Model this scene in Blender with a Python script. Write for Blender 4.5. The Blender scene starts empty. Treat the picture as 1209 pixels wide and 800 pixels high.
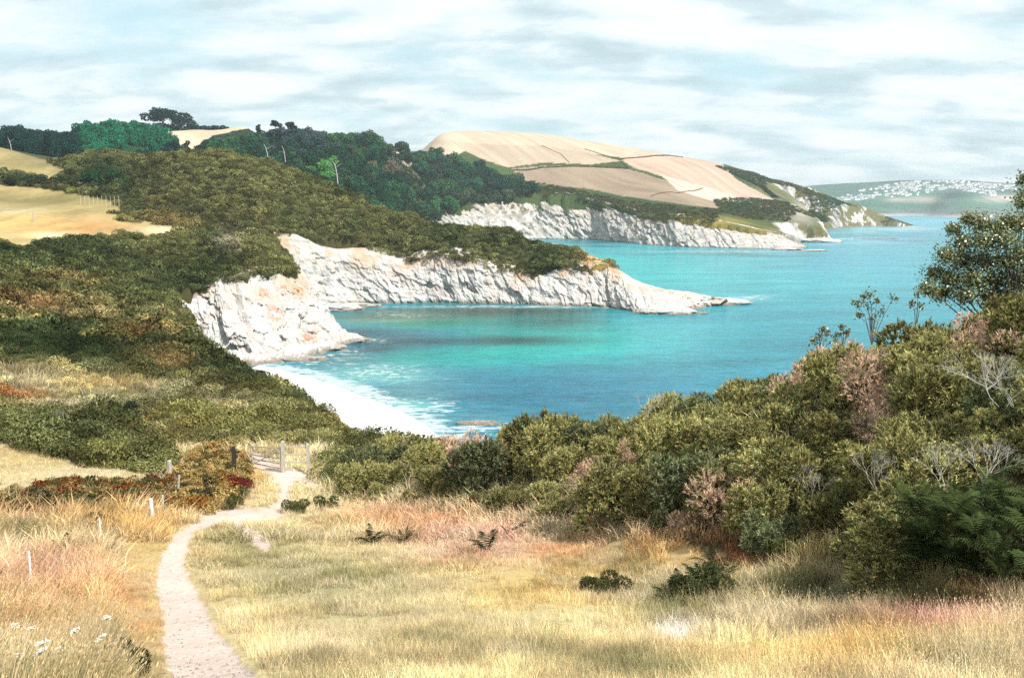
import bpy, math, random
import numpy as np
from mathutils import Vector, Matrix
random.seed(7); RNG = np.random.default_rng(7)
S = bpy.context.scene
R = math.radians
# ------------------------------------------------------------------ camera
W, H, F = 1209.0, 800.0, 1100.0
CAMZ = 45.0
PITCH = math.atan(157.0 / F)
cd = bpy.data.cameras.new('camera'); cam = bpy.data.objects.new('camera', cd); S.collection.objects.link(cam)
cam.location = (0, 0, CAMZ); cam.rotation_euler = (math.pi / 2 - PITCH, 0, 0)
cd.sensor_width = 36; cd.lens = 36 * F / W; cd.clip_end = 60000; cd.clip_start = 0.2
S.camera = cam
cp, sp = math.cos(PITCH), math.sin(PITCH)
# ------------------------------------------------------------------ view and light
S.view_settings.view_transform = 'Standard'; S.view_settings.look = 'None'
S.view_settings.gamma = 1; S.view_settings.use_curve_mapping = False
S.view_settings.exposure = 0.5
S.cycles.use_denoising = False; S.cycles.use_adaptive_sampling = False; S.cycles.max_bounces = 6; S.cycles.diffuse_bounces = 2; S.cycles.sample_clamp_indirect = 4
SUN_EL, SUN_AZ = R(47), R(134)          # azimuth measured from +Y (the view) towards +X
sdir = Vector((math.sin(SUN_AZ) * math.cos(SUN_EL), math.cos(SUN_AZ) * math.cos(SUN_EL), math.sin(SUN_EL)))
sl = bpy.data.lights.new('sun', 'SUN'); sl.energy = 5.0; sl.angle = R(0.5); sl.color = (1.0, 0.955, 0.88)
so = bpy.data.objects.new('sun', sl); S.collection.objects.link(so)
so.rotation_euler = sdir.to_track_quat('Z', 'Y').to_euler()
wd = bpy.data.worlds.new('World'); S.world = wd; wd.use_nodes = True
nt = wd.node_tree; nt.nodes.clear()
def N(nt, t, **k):
    n = nt.nodes.new(t)
    for a, b in k.items(): setattr(n, a, b)
    return n
def L(nt, a, b): nt.links.new(a, b)
def mathn(nt, op, a, b=None, c=None, clamp=False):
    n = N(nt, 'ShaderNodeMath', operation=op, use_clamp=clamp)
    for i, v in enumerate((a, b, c)):
        if v is None: continue
        if isinstance(v, (int, float)): n.inputs[i].default_value = v
        else: L(nt, v, n.inputs[i])
    return n.outputs[0]
def mixc(nt, f, a, b, mode='MIX'):
    n = N(nt, 'ShaderNodeMix', data_type='RGBA', blend_type=mode)
    for i, v in ((0, f), (6, a), (7, b)):
        if isinstance(v, (int, float)): n.inputs[i].default_value = v
        elif isinstance(v, tuple): n.inputs[i].default_value = (*v[:3], 1)
        else: L(nt, v, n.inputs[i])
    return n.outputs[2]
def ramp(nt, f, stops):
    n = N(nt, 'ShaderNodeValToRGB'); e = n.color_ramp.elements
    while len(e) < len(stops): e.new(0.5)
    for q, (p, c) in zip(e, stops): q.position = p; q.color = (*c, 1) if len(c) == 3 else c
    L(nt, f, n.inputs[0]); return n.outputs[0]
def noise(nt, vec, scale, detail=4, rough=0.55, dim='3D', dist=0.0):
    n = N(nt, 'ShaderNodeTexNoise'); n.noise_dimensions = dim
    n.inputs['Scale'].default_value = scale; n.inputs['Detail'].default_value = detail
    n.inputs['Roughness'].default_value = rough; n.inputs['Distortion'].default_value = dist
    if vec is not None: L(nt, vec, n.inputs['Vector'])
    return n.outputs['Fac']
def mapping(nt, vec, scale=(1, 1, 1), loc=(0, 0, 0), rot=(0, 0, 0)):
    n = N(nt, 'ShaderNodeMapping'); L(nt, vec, n.inputs[0])
    n.inputs['Scale'].default_value = scale; n.inputs['Location'].default_value = loc; n.inputs['Rotation'].default_value = rot
    return n.outputs[0]
sky = N(nt, 'ShaderNodeTexSky', sky_type='NISHITA', sun_disc=False)
sky.sun_elevation = SUN_EL; sky.sun_rotation = SUN_AZ; sky.air_density = 1.0; sky.dust_density = 1.5; sky.ozone_density = 1.5
bg = N(nt, 'ShaderNodeBackground'); bg.inputs[1].default_value = 0.1
tc = N(nt, 'ShaderNodeTexCoord')
sep = N(nt, 'ShaderNodeSeparateXYZ'); L(nt, tc.outputs['Generated'], sep.inputs[0])
zc = mathn(nt, 'MAXIMUM', sep.outputs[2], 0.0)
zc = mathn(nt, 'ADD', zc, 0.24)
comb = N(nt, 'ShaderNodeCombineXYZ')
L(nt, mathn(nt, 'DIVIDE', sep.outputs[0], zc), comb.inputs[0]); L(nt, mathn(nt, 'DIVIDE', sep.outputs[1], zc), comb.inputs[1])
cv = comb.outputs[0]
n1 = noise(nt, mapping(nt, cv, (1.7, 2.6, 1), (3.1, 1.7, 0)), 1.0, 10, 0.62, dist=0.15)
n2 = noise(nt, mapping(nt, cv, (2.1, 3.6, 1), (9.3, 4.2, 2)), 1.0, 10, 0.62, dist=0.2)
vo = N(nt, 'ShaderNodeTexVoronoi'); vo.feature = 'SMOOTH_F1'; vo.inputs['Scale'].default_value = 1.0; vo.inputs['Smoothness'].default_value = 0.6
warp = N(nt, 'ShaderNodeTexNoise'); warp.inputs['Scale'].default_value = 4.0; warp.inputs['Detail'].default_value = 6; L(nt, cv, warp.inputs['Vector'])
vm = N(nt, 'ShaderNodeVectorMath', operation='MULTIPLY_ADD'); L(nt, warp.outputs['Color'], vm.inputs[0]); vm.inputs[1].default_value = (.9, .9, .9); L(nt, mapping(nt, cv, (3.6, 7.5, 1), (1.3, .4, 0)), vm.inputs[2]); L(nt, vm.outputs[0], vo.inputs['Vector'])
n2 = mathn(nt, 'ADD', mathn(nt, 'MULTIPLY', n2, 0.78), mathn(nt, 'MULTIPLY_ADD', vo.outputs['Distance'], -0.32, 0.27))
cover = ramp(nt, n1, [(0.30, (0, 0, 0)), (0.50, (1, 1, 1))])
skyc = mixc(nt, 0.80, sky.outputs[0], (4.7, 6.8, 7.3))
cloud = ramp(nt, n2, [(0.37, (0.42, 0.53, 0.565)), (0.455, (0.54, 0.645, 0.675)), (0.50, (0.66, 0.72, 0.74)), (0.60, (0.76, 0.785, 0.79))])
cl10 = mixc(nt, 1.0, cloud, (10.0, 10.0, 10.0), 'MULTIPLY')
mx = mixc(nt, mathn(nt, 'MULTIPLY', cover, 0.88), skyc, cl10)
L(nt, mx, bg.inputs[0]); wo = N(nt, 'ShaderNodeOutputWorld'); L(nt, bg.outputs[0], wo.inputs[0])

# ------------------------------------------------------------------ geometry of the place
def P(px, py, Y):
    """world point seen at (px,py) of the photograph at distance Y"""
    a = (px - 604.5) / F; b = (400.0 - py) / F
    dy = cp + b * sp; dz = -sp + b * cp
    return (a * Y / dy, Y, CAMZ + dz * Y / dy)
def Psea(px, py):
    b = (400.0 - py) / F
    return P(px, py, -CAMZ / ((-sp + b * cp) / (cp + b * sp)))
def proj(x, y, z):
    zz = z - CAMZ
    dep = y * cp - zz * sp; up = y * sp + zz * cp
    return 604.5 + F * x / dep, 400.0 - F * up / dep
def _h(ix, iy, iz, seed):
    h = (ix.astype(np.int64) * 374761393 + iy.astype(np.int64) * 668265263 + iz.astype(np.int64) * 2147483647 + seed * 1274126177) & 0xffffffff
    h = ((h ^ (h >> 13)) * 1274126177) & 0xffffffff
    h = ((h ^ (h >> 15)) * 2246822519) & 0xffffffff
    return ((h ^ (h >> 16)) & 0xffffff) / float(0xffffff)
def vn(x, y, z=None, seed=0):
    x = np.asarray(x, float); y = np.asarray(y, float); z = np.zeros_like(x) if z is None else np.asarray(z, float)
    ix, iy, iz = np.floor(x), np.floor(y), np.floor(z)
    fx, fy, fz = x - ix, y - iy, z - iz
    fx, fy, fz = (f * f * (3 - 2 * f) for f in (fx, fy, fz))
    r = 0
    for dz in (0, 1):
        wz = fz if dz else 1 - fz
        for dy in (0, 1):
            wy = fy if dy else 1 - fy
            for dx in (0, 1):
                wx = fx if dx else 1 - fx
                r = r + wx * wy * wz * _h(ix + dx, iy + dy, iz + dz, seed)
    return r * 2 - 1
def fbm(x, y, z=None, o=4, seed=0, g=0.5):
    r, a, t = 0, 1.0, 0
    for i in range(o):
        k = 2.03 ** i
        r = r + a * vn(x * k, y * k, None if z is None else z * k, seed + i * 17); t += a; a *= g
    return r / t
def sstep(a, b, x):
    t = np.clip((x - a) / (b - a), 0, 1); return t * t * (3 - 2 * t)
def C(r, g, b, k=1.0):
    f = lambda c: (c / 255 / 12.92) if c <= 10 else ((c / 255 + 0.055) / 1.055) ** 2.4
    return np.array((f(r) * k, f(g) * k, f(b) * k))

CP = []     # ground control points (px, py, Y)  or (px, 'z', height, Y)
CP += [(0,800,9),(300,800,9),(600,800,9.2),(900,800,9.5),(1209,800,9.5),(0,750,15),(300,750,15),(0,700,22),(250,700,22),(0,650,29),(200,650,29),(330,655,29),
 (0,618,37),(180,618,37),(300,612,38),(400,605,42),(600,750,13.5),(600,700,20),(600,650,28),(600,615,36),(450,680,24),
 (900,760,12.5),(1000,720,16),(1000,690,18.5),(1209,740,13),(-150,800,9),(-150,700,22),(-150,640,32),(1380,800,9.5),(1380,740,13)]
CP += [(-400,'z',42.3,3),(604,'z',42.4,3),(1600,'z',42.4,3)]
CP += [(1209,'z',39.6,20),(1209,'z',39.9,33),(1209,'z',34,52),(1380,'z',41,20),(1380,'z',42,33),(1380,'z',38,55),(1209,700,15.2),
 (1000,'z',37.9,24),(1000,'z',38.6,31),(1000,'z',34,47),(900,660,22),(900,'z',37.0,29),(900,'z',36.9,34),(900,'z',31,50),
 (800,645,25),(800,'z',35.6,31),(800,'z',35.2,36),(800,'z',29,52),(700,628,31),(700,'z',34.2,38),(700,'z',28,55),
 (600,608,37),(600,'z',32.2,43),(600,'z',26,60),(500,600,42),(500,'z',31.2,48),(500,'z',26,66),(420,600,45),(420,'z',29,56),(440,'z',24.5,76)]
CP += [(380,590,47),(345,552,53),(310,560,52),(280,548,55),(350,528,60),(400,522,66),(447,533,74),(350,490,85),(391,506,90),(300,472,95),(343,474,110),
 (295,450,133),(236,418,158),(200,480,85),(100,480,72),(0,480,65),(0,520,56),(100,550,52),(200,540,57),(0,575,46),(100,595,41),(200,440,100),(100,440,88),
 (0,440,78),(0,400,105),(100,400,115),(200,400,135),(0,360,140),(100,360,165),(200,372,190),(0,320,190),(100,328,220),(200,350,268),(250,338,302),
 (0,300,250),(100,288,300),(200,304,325),(300,318,312),(345,318,330),(0,255,340),(100,260,350),(200,270,350),(250,277,370),(340,293,395),(0,225,430),(100,235,420),
 (0,210,470),(0,180,540),(70,197,520),(-150,500,60),(-150,400,105),(-150,320,190),(-150,250,340),(-150,170,540),(-150,600,42)]
CP += [(150,232,430),(200,242,420),(300,264,410),(350,278,422),(400,293,438),(250,232,440),(300,237,440),(97,186,520),(140,184,515),(171,188,510),(208,184,500),(232,185,495),(260,187,490),
 (293,196,485),(326,204,480),(351,214,478),(376,226,476),(409,239,474),(439,251,472),(480,263,470),(512,272,470),(549,274,470),(599,277,465),(648,292,460),
 (681,297,455),(708,307,448),(726,321,440),(430,301,443),(335,283,413),(385,299,432),(480,312,442),(512,298,442),(580,318,440),(620,322,438),(690,319,434),(720,313,430),
 (200,'z',52,620),(439,'z',20,560),(480,'z',12,560),(550,'z',12,560),(640,'z',12,510),(700,'z',8,475)]
CP += [(300,234,700),(200,'z',60,700),(430,'z',30,700),(480,'z',26,900),(250,176,850),(300,172,900),(350,165,950),(400,168,1050),(450,172,1180),(500,181,1420),(550,195,1420),(600,214,1400),(625,228,1360),
 (350,218,830),(400,228,850),(450,250,860),(450,226,960),(450,198,1060),(475,177,1300),(300,'z',112,1060),(350,'z',113,1080),(400,'z',112,1160),(450,'z',112,1290),(300,'z',98,1250),(350,'z',98,1280),(400,'z',98,1330),(450,'z',100,1430),(350,200,860),(400,214,880),(250,'z',104,1050),(500,'z',115,1500),(550,'z',132,1530),(500,234,1250),(500,206,1335),(550,226,1300),(400,'z',80,1650),(450,'z',95,1650),(480,'z',110,1650),(600,'z',150,2100),(300,'z',120,1500),(0,176,700),(50,183,700),(90,189,720),(-150,170,720),(130,163,900),(180,163,950),
 (60,170,1000),(0,165,1000),(190,155,1150),(240,153,1200),(290,153,1180),(240,177,1000),(225,184,900),(200,'z',110,1500),(0,'z',100,1500),(-200,'z',120,1200)]
CP += [(520,160,1650),(560,160,1650),(600,161,1650),(650,165,1650),(700,172,1650),(750,178,1650),(800,187,1650),(845,196,1650),(622,219,1350),(668,226,1330),(797,244,1150),(845,255,1120),(740,215,1400),(700,195,1500),(780,225,1300),
 (486,255,1200),(542,240,1235),(599,232,1305),(632,229,1315),(668,230,1305),(698,239,1300),(731,245,1240),(764,257,1160),(797,255,1100),(842,263,1065),(892,272,1045),(918,275,1040),
 (600,'z',150,2100),(800,'z',90,2200),]
CP += [(888,204,1800),(918,214,1850),(951,221,1900),(975,229,1950),(994,238,2000),(1021,245,2050),(1041,255,2080),(845,240,1350),(869,237,1450),(900,237,1450),(935,241,1400),(958,251,1350),(972,264,1260),
 (895,260,1200),(880,264,1100),(925,274,1110),(960,236,1750),(966,256,1700),(900,220,1650),(950,'z',60,2400)]
pts = []
for c in CP:
    if c[1] == 'z':
        x, Y, z = (c[0] - 604.5) / F * c[3] * 1.0, c[3], c[2]
    else: x, Y, z = P(*c)
    pts.append((x / Y, math.log(Y), (z - CAMZ) / Y))
pts = np.array(pts)
KX, KY = 2.6, 1.0
def _U(d2): return 0.5 * d2 * np.log(d2 + 1e-9)
def tps(A, q, lam=1e-4):
    n = len(A); d2 = ((A[:, None, :] - A[None, :, :]) ** 2).sum(-1)
    M = np.zeros((n + 3, n + 3)); M[:n, :n] = _U(d2) + np.eye(n) * lam
    M[:n, n] = 1; M[:n, n + 1:] = A; M[n, :n] = 1; M[n + 1:, :n] = A.T
    return np.linalg.solve(M, np.concatenate([q, np.zeros(3)]))
_A = np.stack([pts[:, 0] * KX, pts[:, 1] * KY], 1); _w = tps(_A, pts[:, 2])
def rbf(A, w, a, b):
    o = np.empty(a.shape).ravel(); a = a.ravel(); b = b.ravel()
    for i in range(0, len(a), 20000):
        aa, bb = a[i:i + 20000], b[i:i + 20000]
        d2 = (aa[:, None] - A[None, :, 0]) ** 2 + (bb[:, None] - A[None, :, 1]) ** 2
        o[i:i + 20000] = _U(d2) @ w[:-3] + w[-3] + w[-2] * aa + w[-1] * bb
    return o
def zland(x, Y, detail=True):
    x = np.asarray(x, float); Y = np.asarray(Y, float); sh = x.shape
    q = rbf(_A, _w, x / Y * KX, np.log(Y) * KY).reshape(sh)
    z = CAMZ + q * Y
    if detail:
        z = z + fbm(x * 0.5, Y * 0.5, o=4, seed=3) * 0.09 * sstep(4, 8, Y) * (1 - sstep(70, 160, Y))
        z = z + fbm(x * 0.06, Y * 0.06, o=4, seed=5) * 1.3 * sstep(58, 110, Y) * (1 - sstep(560, 700, Y))
        z = z + fbm(x * 0.012, Y * 0.012, o=4, seed=9) * 3.0 * sstep(600, 900, Y) * (1 - 0.6 * sstep(1250, 1500, Y))
    return z
def inpoly(x, y, poly):
    x = np.asarray(x); y = np.asarray(y); r = np.zeros(x.shape, bool); n = len(poly)
    for i in range(n):
        x1, y1 = poly[i]; x2, y2 = poly[(i + 1) % n]
        if y1 == y2: continue
        c = ((y1 > y) != (y2 > y)) & (x < (x2 - x1) * (y - y1) / (y2 - y1) + x1)
        r ^= c
    return r
def wx(px, Y, py=300): return P(px, py, Y)[0]
# coast rim of the land (world polygon), from beside the camera along the coves to the far headland
RIM = [(px, Y) for px, Y in ((2300,45),(1700,46),(1209,50),(1000,46),(900,48),(800,50),(700,54),(600,59),(500,65),(446,76),(391,93),(338,113),(291,136),(235,161),(222,190),(208,228),(194,258),
 (196,284),(215,294),(243,299),(256,303),(280,303),(312,306),(340,317),(352,330),(346,352),(330,385),(322,404),(335,417),(365,426),(387,440),(405,446),(430,447),(480,443),(512,438),(530,438),(580,438),(620,437),(690,431),(722,427),
 (732,438),(706,462),(650,505),(560,560),(480,610),(455,700),(470,900),(478,1100),
 (484,1192),(542,1228),(599,1298),(632,1308),(668,1298),(698,1294),(731,1232),(764,1152),(797,1090),(842,1055),(892,1036),(925,1030),(941,1018),(950,1030),(935,1060),(930,1120),(935,1190),(950,1195),(965,1178),(982,1165),(985,1200),(975,1400),(970,1600),(972,1735),(982,1800),(994,1950),(1020,2040),(1041,2100),(1062,2080),(1088,2060),(1090,2140),(1060,2300),(1040,2600),(900,2900),(0,2950),(-1500,2900))]
RIMW = [(wx(a, b), b) for a, b in RIM]
RIMW += [(-4000, 2900), (-4000, -50), (3000, -50), (3000, 45)]

# ------------------------------------------------------------------ object helpers
COL = S.collection
def mesh_np(name, v, f, mats=(), smooth=False, col=None, matidx=None, extra=None):
    me = bpy.data.meshes.new(name)
    v = np.asarray(v, np.float32); 
    if isinstance(f, np.ndarray):
        nf, k = f.shape
        me.vertices.add(len(v)); me.vertices.foreach_set('co', v.ravel())
        me.loops.add(nf * k); me.loops.foreach_set('vertex_index', f.astype(np.int32).ravel())
        me.polygons.add(nf); me.polygons.foreach_set('loop_start', np.arange(0, nf * k, k, dtype=np.int32))
        me.polygons.foreach_set('loop_total', np.full(nf, k, np.int32))
    else: me.from_pydata([tuple(q) for q in v.tolist()], [], f)
    for m in mats: me.materials.append(m)
    if matidx is not None: me.polygons.foreach_set('material_index', np.asarray(matidx, np.int32))
    me.update(calc_edges=True)
    if smooth: me.polygons.foreach_set('use_smooth', np.ones(len(me.polygons), bool))
    if col is not None:
        a = me.attributes.new('Col', 'FLOAT_COLOR', 'POINT'); c = np.ones((len(v), 4), np.float32); c[:, :3] = col
        a.data.foreach_set('color', c.ravel())
    if extra:
        for k2, arr in extra.items():
            a = me.attributes.new(k2, 'FLOAT', 'POINT'); a.data.foreach_set('value', np.asarray(arr, np.float32))
    return me
def ob(name, me, parent=None, loc=None, **props):
    o = bpy.data.objects.new(name, me); COL.objects.link(o)
    if parent: o.parent = parent
    if loc is not None: o.location = loc
    for k, v in props.items(): o[k] = v
    return o
def thing(name, label, cat, loc=(0, 0, 0), rz=0, group=None):
    o = bpy.data.objects.new(name, None); COL.objects.link(o); o.location = loc; o.rotation_euler = (0, 0, rz)
    o['label'] = label; o['category'] = cat
    if group: o['group'] = group
    o.empty_display_size = 0.2
    return o
def copy_tree(o, parent=None, tint=None):
    c = o.copy(); COL.objects.link(c)
    if parent is not None: c.parent = parent
    if tint is not None: c['tint'] = list(tint)
    for ch in o.children: copy_tree(ch, c, tint)
    return c
def grid_faces(nr, nc):
    i = np.arange(nr - 1)[:, None] * nc + np.arange(nc - 1)[None, :]
    return np.stack([i, i + 1, i + nc + 1, i + nc], -1).reshape(-1, 4)
class MB:
    def __init__(s): s.v = []; s.f = []; s.m = []
    def add(s, v, f, mi=0):
        b = len(s.v); s.v += [tuple(map(float, q)) for q in v]; s.f += [tuple(i + b for i in q) for q in f]; s.m += [mi] * len(f)
    def box(s, c, d, rz=0, mi=0, M=None):
        x, y, z = d[0] / 2, d[1] / 2, d[2] / 2
        vs = [Vector((i * x, j * y, k * z)) for k in (-1, 1) for j in (-1, 1) for i in (-1, 1)]
        m = M if M is not None else Matrix.Rotation(rz, 3, 'Z')
        s.add([m @ q + Vector(c) for q in vs], [(0, 2, 3, 1), (4, 5, 7, 6), (0, 1, 5, 4), (2, 6, 7, 3), (0, 4, 6, 2), (1, 3, 7, 5)], mi)
    def tube(s, pts, rad, n=5, mi=0, cap=True):
        pts = [Vector(p) for p in pts]; 
        if isinstance(rad, (int, float)): rad = [rad] * len(pts)
        base = len(s.v); up = Vector((0.12, 0.31, 0.94))
        for i, p in enumerate(pts):
            d = (pts[min(i + 1, len(pts) - 1)] - pts[max(i - 1, 0)]).normalized()
            a = d.cross(up); a = a.normalized() if a.length > 1e-4 else Vector((1, 0, 0)); b = d.cross(a)
            for k in range(n):
                t = 2 * math.pi * k / n; s.v.append(tuple(p + (a * math.cos(t) + b * math.sin(t)) * rad[i]))
        for i in range(len(pts) - 1):
            for k in range(n):
                s.f.append((base + i * n + k, base + i * n + (k + 1) % n, base + (i + 1) * n + (k + 1) % n, base + (i + 1) * n + k)); s.m.append(mi)
        if cap:
            s.f.append(tuple(base + (len(pts) - 1) * n + k for k in range(n))); s.m.append(mi)
            s.f.append(tuple(base + k for k in reversed(range(n)))); s.m.append(mi)
    def mesh(s, name, mats, smooth=False):
        me = mesh_np(name, s.v, s.f, mats, smooth); me.polygons.foreach_set('material_index', s.m); return me

# ------------------------------------------------------------------ materials
def newmat(name):
    m = bpy.data.materials.new(name); m.use_nodes = True; m.node_tree.nodes.clear(); return m, m.node_tree
def out(nt, sh): o = N(nt, 'ShaderNodeOutputMaterial'); L(nt, sh, o.inputs[0])
def bsdf(nt, color, rough=0.9, spec=0.2, normal=None, metal=0):
    b = N(nt, 'ShaderNodeBsdfPrincipled')
    if isinstance(color, (tuple, np.ndarray)): b.inputs['Base Color'].default_value = (*[float(c) for c in color[:3]], 1)
    else: L(nt, color, b.inputs['Base Color'])
    if isinstance(rough, (int, float)): b.inputs['Roughness'].default_value = rough
    else: L(nt, rough, b.inputs['Roughness'])
    b.inputs['Specular IOR Level'].default_value = spec; b.inputs['Metallic'].default_value = metal
    if normal is not None: L(nt, normal, b.inputs['Normal'])
    return b.outputs[0]
def bump(nt, h, dist, strength=1.0):
    b = N(nt, 'ShaderNodeBump'); b.inputs['Distance'].default_value = dist; b.inputs['Strength'].default_value = strength
    L(nt, h, b.inputs['Height']); return b.outputs[0]
def pos(nt): return N(nt, 'ShaderNodeNewGeometry').outputs['Position']
def mat_ground():
    m, nt = newmat('ground_soil_and_turf')
    a = N(nt, 'ShaderNodeAttribute'); a.attribute_name = 'Col'
    p = pos(nt)
    n1 = noise(nt, p, 6.0, 5, 0.65); n2 = noise(nt, p, 0.35, 5, 0.6)
    f = mathn(nt, 'MULTIPLY_ADD', n1, 0.9, mathn(nt, 'MULTIPLY', n2, 0.7)); f = mathn(nt, 'ADD', f, 0.22)
    cc = N(nt, 'ShaderNodeCombineColor'); 
    for i in range(3): L(nt, f, cc.inputs[i])
    c = mixc(nt, 1.0, a.outputs[0], cc.outputs[0], 'MULTIPLY')
    out(nt, bsdf(nt, c, 0.95, 0.1, bump(nt, mathn(nt, 'ADD', n1, mathn(nt, 'MULTIPLY', n2, 3.0)), 0.05, 0.6))); return m
def mat_leaf(name, transl=0.3, gloss=0.0, rough=0.5):
    m, nt = newmat(name)
    a = N(nt, 'ShaderNodeAttribute'); a.attribute_name = 'tint'; a.attribute_type = 'INSTANCER'
    s = N(nt, 'ShaderNodeAttribute'); s.attribute_name = 'Col'
    c = mixc(nt, 1.0, a.outputs[0], s.outputs[0], 'MULTIPLY')
    d = N(nt, 'ShaderNodeBsdfDiffuse'); L(nt, c, d.inputs[0]); t = N(nt, 'ShaderNodeBsdfTranslucent'); L(nt, c, t.inputs[0])
    x = N(nt, 'ShaderNodeMixShader'); x.inputs[0].default_value = transl; L(nt, d.outputs[0], x.inputs[1]); L(nt, t.outputs[0], x.inputs[2])
    r = x.outputs[0]
    if gloss:
        g = N(nt, 'ShaderNodeBsdfGlossy'); g.inputs['Roughness'].default_value = rough; g.inputs[0].default_value = (1, 1, 1, 1)
        y = N(nt, 'ShaderNodeMixShader'); y.inputs[0].default_value = gloss; L(nt, r, y.inputs[1]); L(nt, g.outputs[0], y.inputs[2]); r = y.outputs[0]
    out(nt, r); return m
def mat_plain(name, col, rough=0.8, var=0.35, scale=8.0, spec=0.2, stretch=(1, 1, 1), bmp=0.01):
    m, nt = newmat(name); tcn = N(nt, 'ShaderNodeTexCoord')
    v = mapping(nt, tcn.outputs['Object'], stretch)
    n = noise(nt, v, scale, 5, 0.6)
    lo = tuple(float(c) * (1 - var) for c in col); hi = tuple(min(0.9, float(c) * (1 + var)) for c in col)
    c = ramp(nt, n, [(0.3, lo), (0.7, hi)])
    out(nt, bsdf(nt, c, rough, spec, bump(nt, n, bmp, 0.6))); return m
def mat_cliff():
    m, nt = newmat('pale_slate_cliff_rock'); p = pos(nt)
    v = mapping(nt, p, (1, 1, 1), rot=(0, R(20), R(12)))
    v2 = mapping(nt, v, (0.40, 0.25, 0.11))
    n1 = noise(nt, v2, 1.0, 7, 0.62, dist=0.6)
    v3 = mapping(nt, v, (1.6, 1.0, 0.35)); n2 = noise(nt, v3, 1.0, 6, 0.65)
    n3 = noise(nt, p, 0.09, 5, 0.6)
    c = ramp(nt, n1, [(0.24, (0.20, 0.20, 0.21)), (0.36, (0.38, 0.375, 0.37)), (0.47, (0.46, 0.455, 0.445)), (0.70, (0.58, 0.565, 0.54))])
    c = mixc(nt, 1.0, c, ramp(nt, n2, [(0.28, (0.55, 0.54, 0.55)), (0.44, (0.93, 0.93, 0.92)), (0.8, (1, 1, 1))]), 'MULTIPLY')
    hh = N(nt, 'ShaderNodeAttribute'); hh.attribute_name = 'hfrac'
    # ochre staining towards the top, salt-grey below, weedy dark line at the tide
    top = mathn(nt, 'MULTIPLY', ramp(nt, hh.outputs['Fac'], [(0.55, (0, 0, 0)), (0.95, (1, 1, 1))]), ramp(nt, n3, [(0.42, (0, 0, 0)), (0.60, (1, 1, 1))]))
    c = mixc(nt, mathn(nt, 'MULTIPLY', top, 0.8), c, (0.42, 0.27, 0.15))
    c = mixc(nt, mathn(nt, 'MULTIPLY', ramp(nt, noise(nt, p, 0.13, 6, 0.65), [(0.45, (0, 0, 0)), (0.62, (1, 1, 1))]), 0.5), c, (0.42, 0.33, 0.29))
    li = N(nt, 'ShaderNodeAttribute'); li.attribute_name = 'lichen'
    lim = mathn(nt, 'MULTIPLY', li.outputs['Fac'], ramp(nt, noise(nt, p, 0.5, 5, 0.7), [(0.44, (0, 0, 0)), (0.58, (1, 1, 1))]))
    c = mixc(nt, lim, c, (0.42, 0.16, 0.045))
    gr = N(nt, 'ShaderNodeAttribute'); gr.attribute_name = 'green'
    grm = mathn(nt, 'MULTIPLY', gr.outputs['Fac'], ramp(nt, noise(nt, p, 0.11, 6, 0.7), [(0.47, (0, 0, 0)), (0.54, (1, 1, 1))]))
    c = mixc(nt, mathn(nt, 'MULTIPLY', grm, 0.9), c, (0.10, 0.10, 0.045))
    sz = N(nt, 'ShaderNodeSeparateXYZ'); L(nt, p, sz.inputs[0])
    tide = mathn(nt, 'ADD', sz.outputs[2], mathn(nt, 'MULTIPLY', mathn(nt, 'SUBTRACT', n2, 0.5), 3.0))
    c = mixc(nt, ramp(nt, mathn(nt, 'MULTIPLY', tide, 0.35), [(0.15, (0.85, 0.85, 0.85)), (0.55, (0, 0, 0))]), c, (0.15, 0.12, 0.085))
    hsum = mathn(nt, 'ADD', n1, mathn(nt, 'MULTIPLY', n2, 0.6))
    out(nt, bsdf(nt, c, 0.85, 0.25, bump(nt, hsum, 0.9, 0.6))); return m
def mat_sea():
    m, nt = newmat('clear_turquoise_sea_water'); p = pos(nt)
    a = N(nt, 'ShaderNodeAttribute'); a.attribute_name = 'Col'
    s = N(nt, 'ShaderNodeAttribute'); s.attribute_name = 'foam'
    w1 = noise(nt, mapping(nt, p, (0.10, 0.42, 1), rot=(0, 0, R(-14))), 1.0, 6, 0.62)
    w2 = noise(nt, mapping(nt, p, (0.014, 0.05, 1), rot=(0, 0, R(-8))), 1.0, 5, 0.6)
    w3 = noise(nt, mapping(nt, p, (0.35, 0.6, 1), rot=(0, 0, R(20))), 1.0, 6, 0.7)
    f = mathn(nt, 'ADD', mathn(nt, 'MULTIPLY_ADD', w1, 1.3, mathn(nt, 'MULTIPLY', w2, 1.1)), mathn(nt, 'MULTIPLY_ADD', w3, 1.2, -0.8))
    cc = N(nt, 'ShaderNodeCombineColor')
    for i in range(3): L(nt, f, cc.inputs[i])
    c = mixc(nt, 1.0, a.outputs[0], cc.outputs[0], 'MULTIPLY')
    fo = noise(nt, mapping(nt, p, (0.16, 0.30, 1), rot=(0, 0, R(-20))), 1.0, 7, 0.68, dist=1.6)
    fm = mathn(nt, 'MULTIPLY', ramp(nt, mathn(nt, 'ADD', fo, mathn(nt, 'MULTIPLY', s.outputs['Fac'], 0.22)), [(0.60, (0, 0, 0)), (0.70, (1, 1, 1))]), ramp(nt, s.outputs['Fac'], [(0.02, (0, 0, 0)), (0.35, (1, 1, 1))]))
    c = mixc(nt, mathn(nt, 'MULTIPLY', fm, 0.55), c, (0.78, 0.83, 0.84))
    h = mathn(nt, 'ADD', mathn(nt, 'MULTIPLY', w1, 1.6), mathn(nt, 'MULTIPLY', w3, 0.5))
    out(nt, bsdf(nt, c, 0.22, 0.09, bump(nt, h, 0.9, 1.0))); return m
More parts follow.
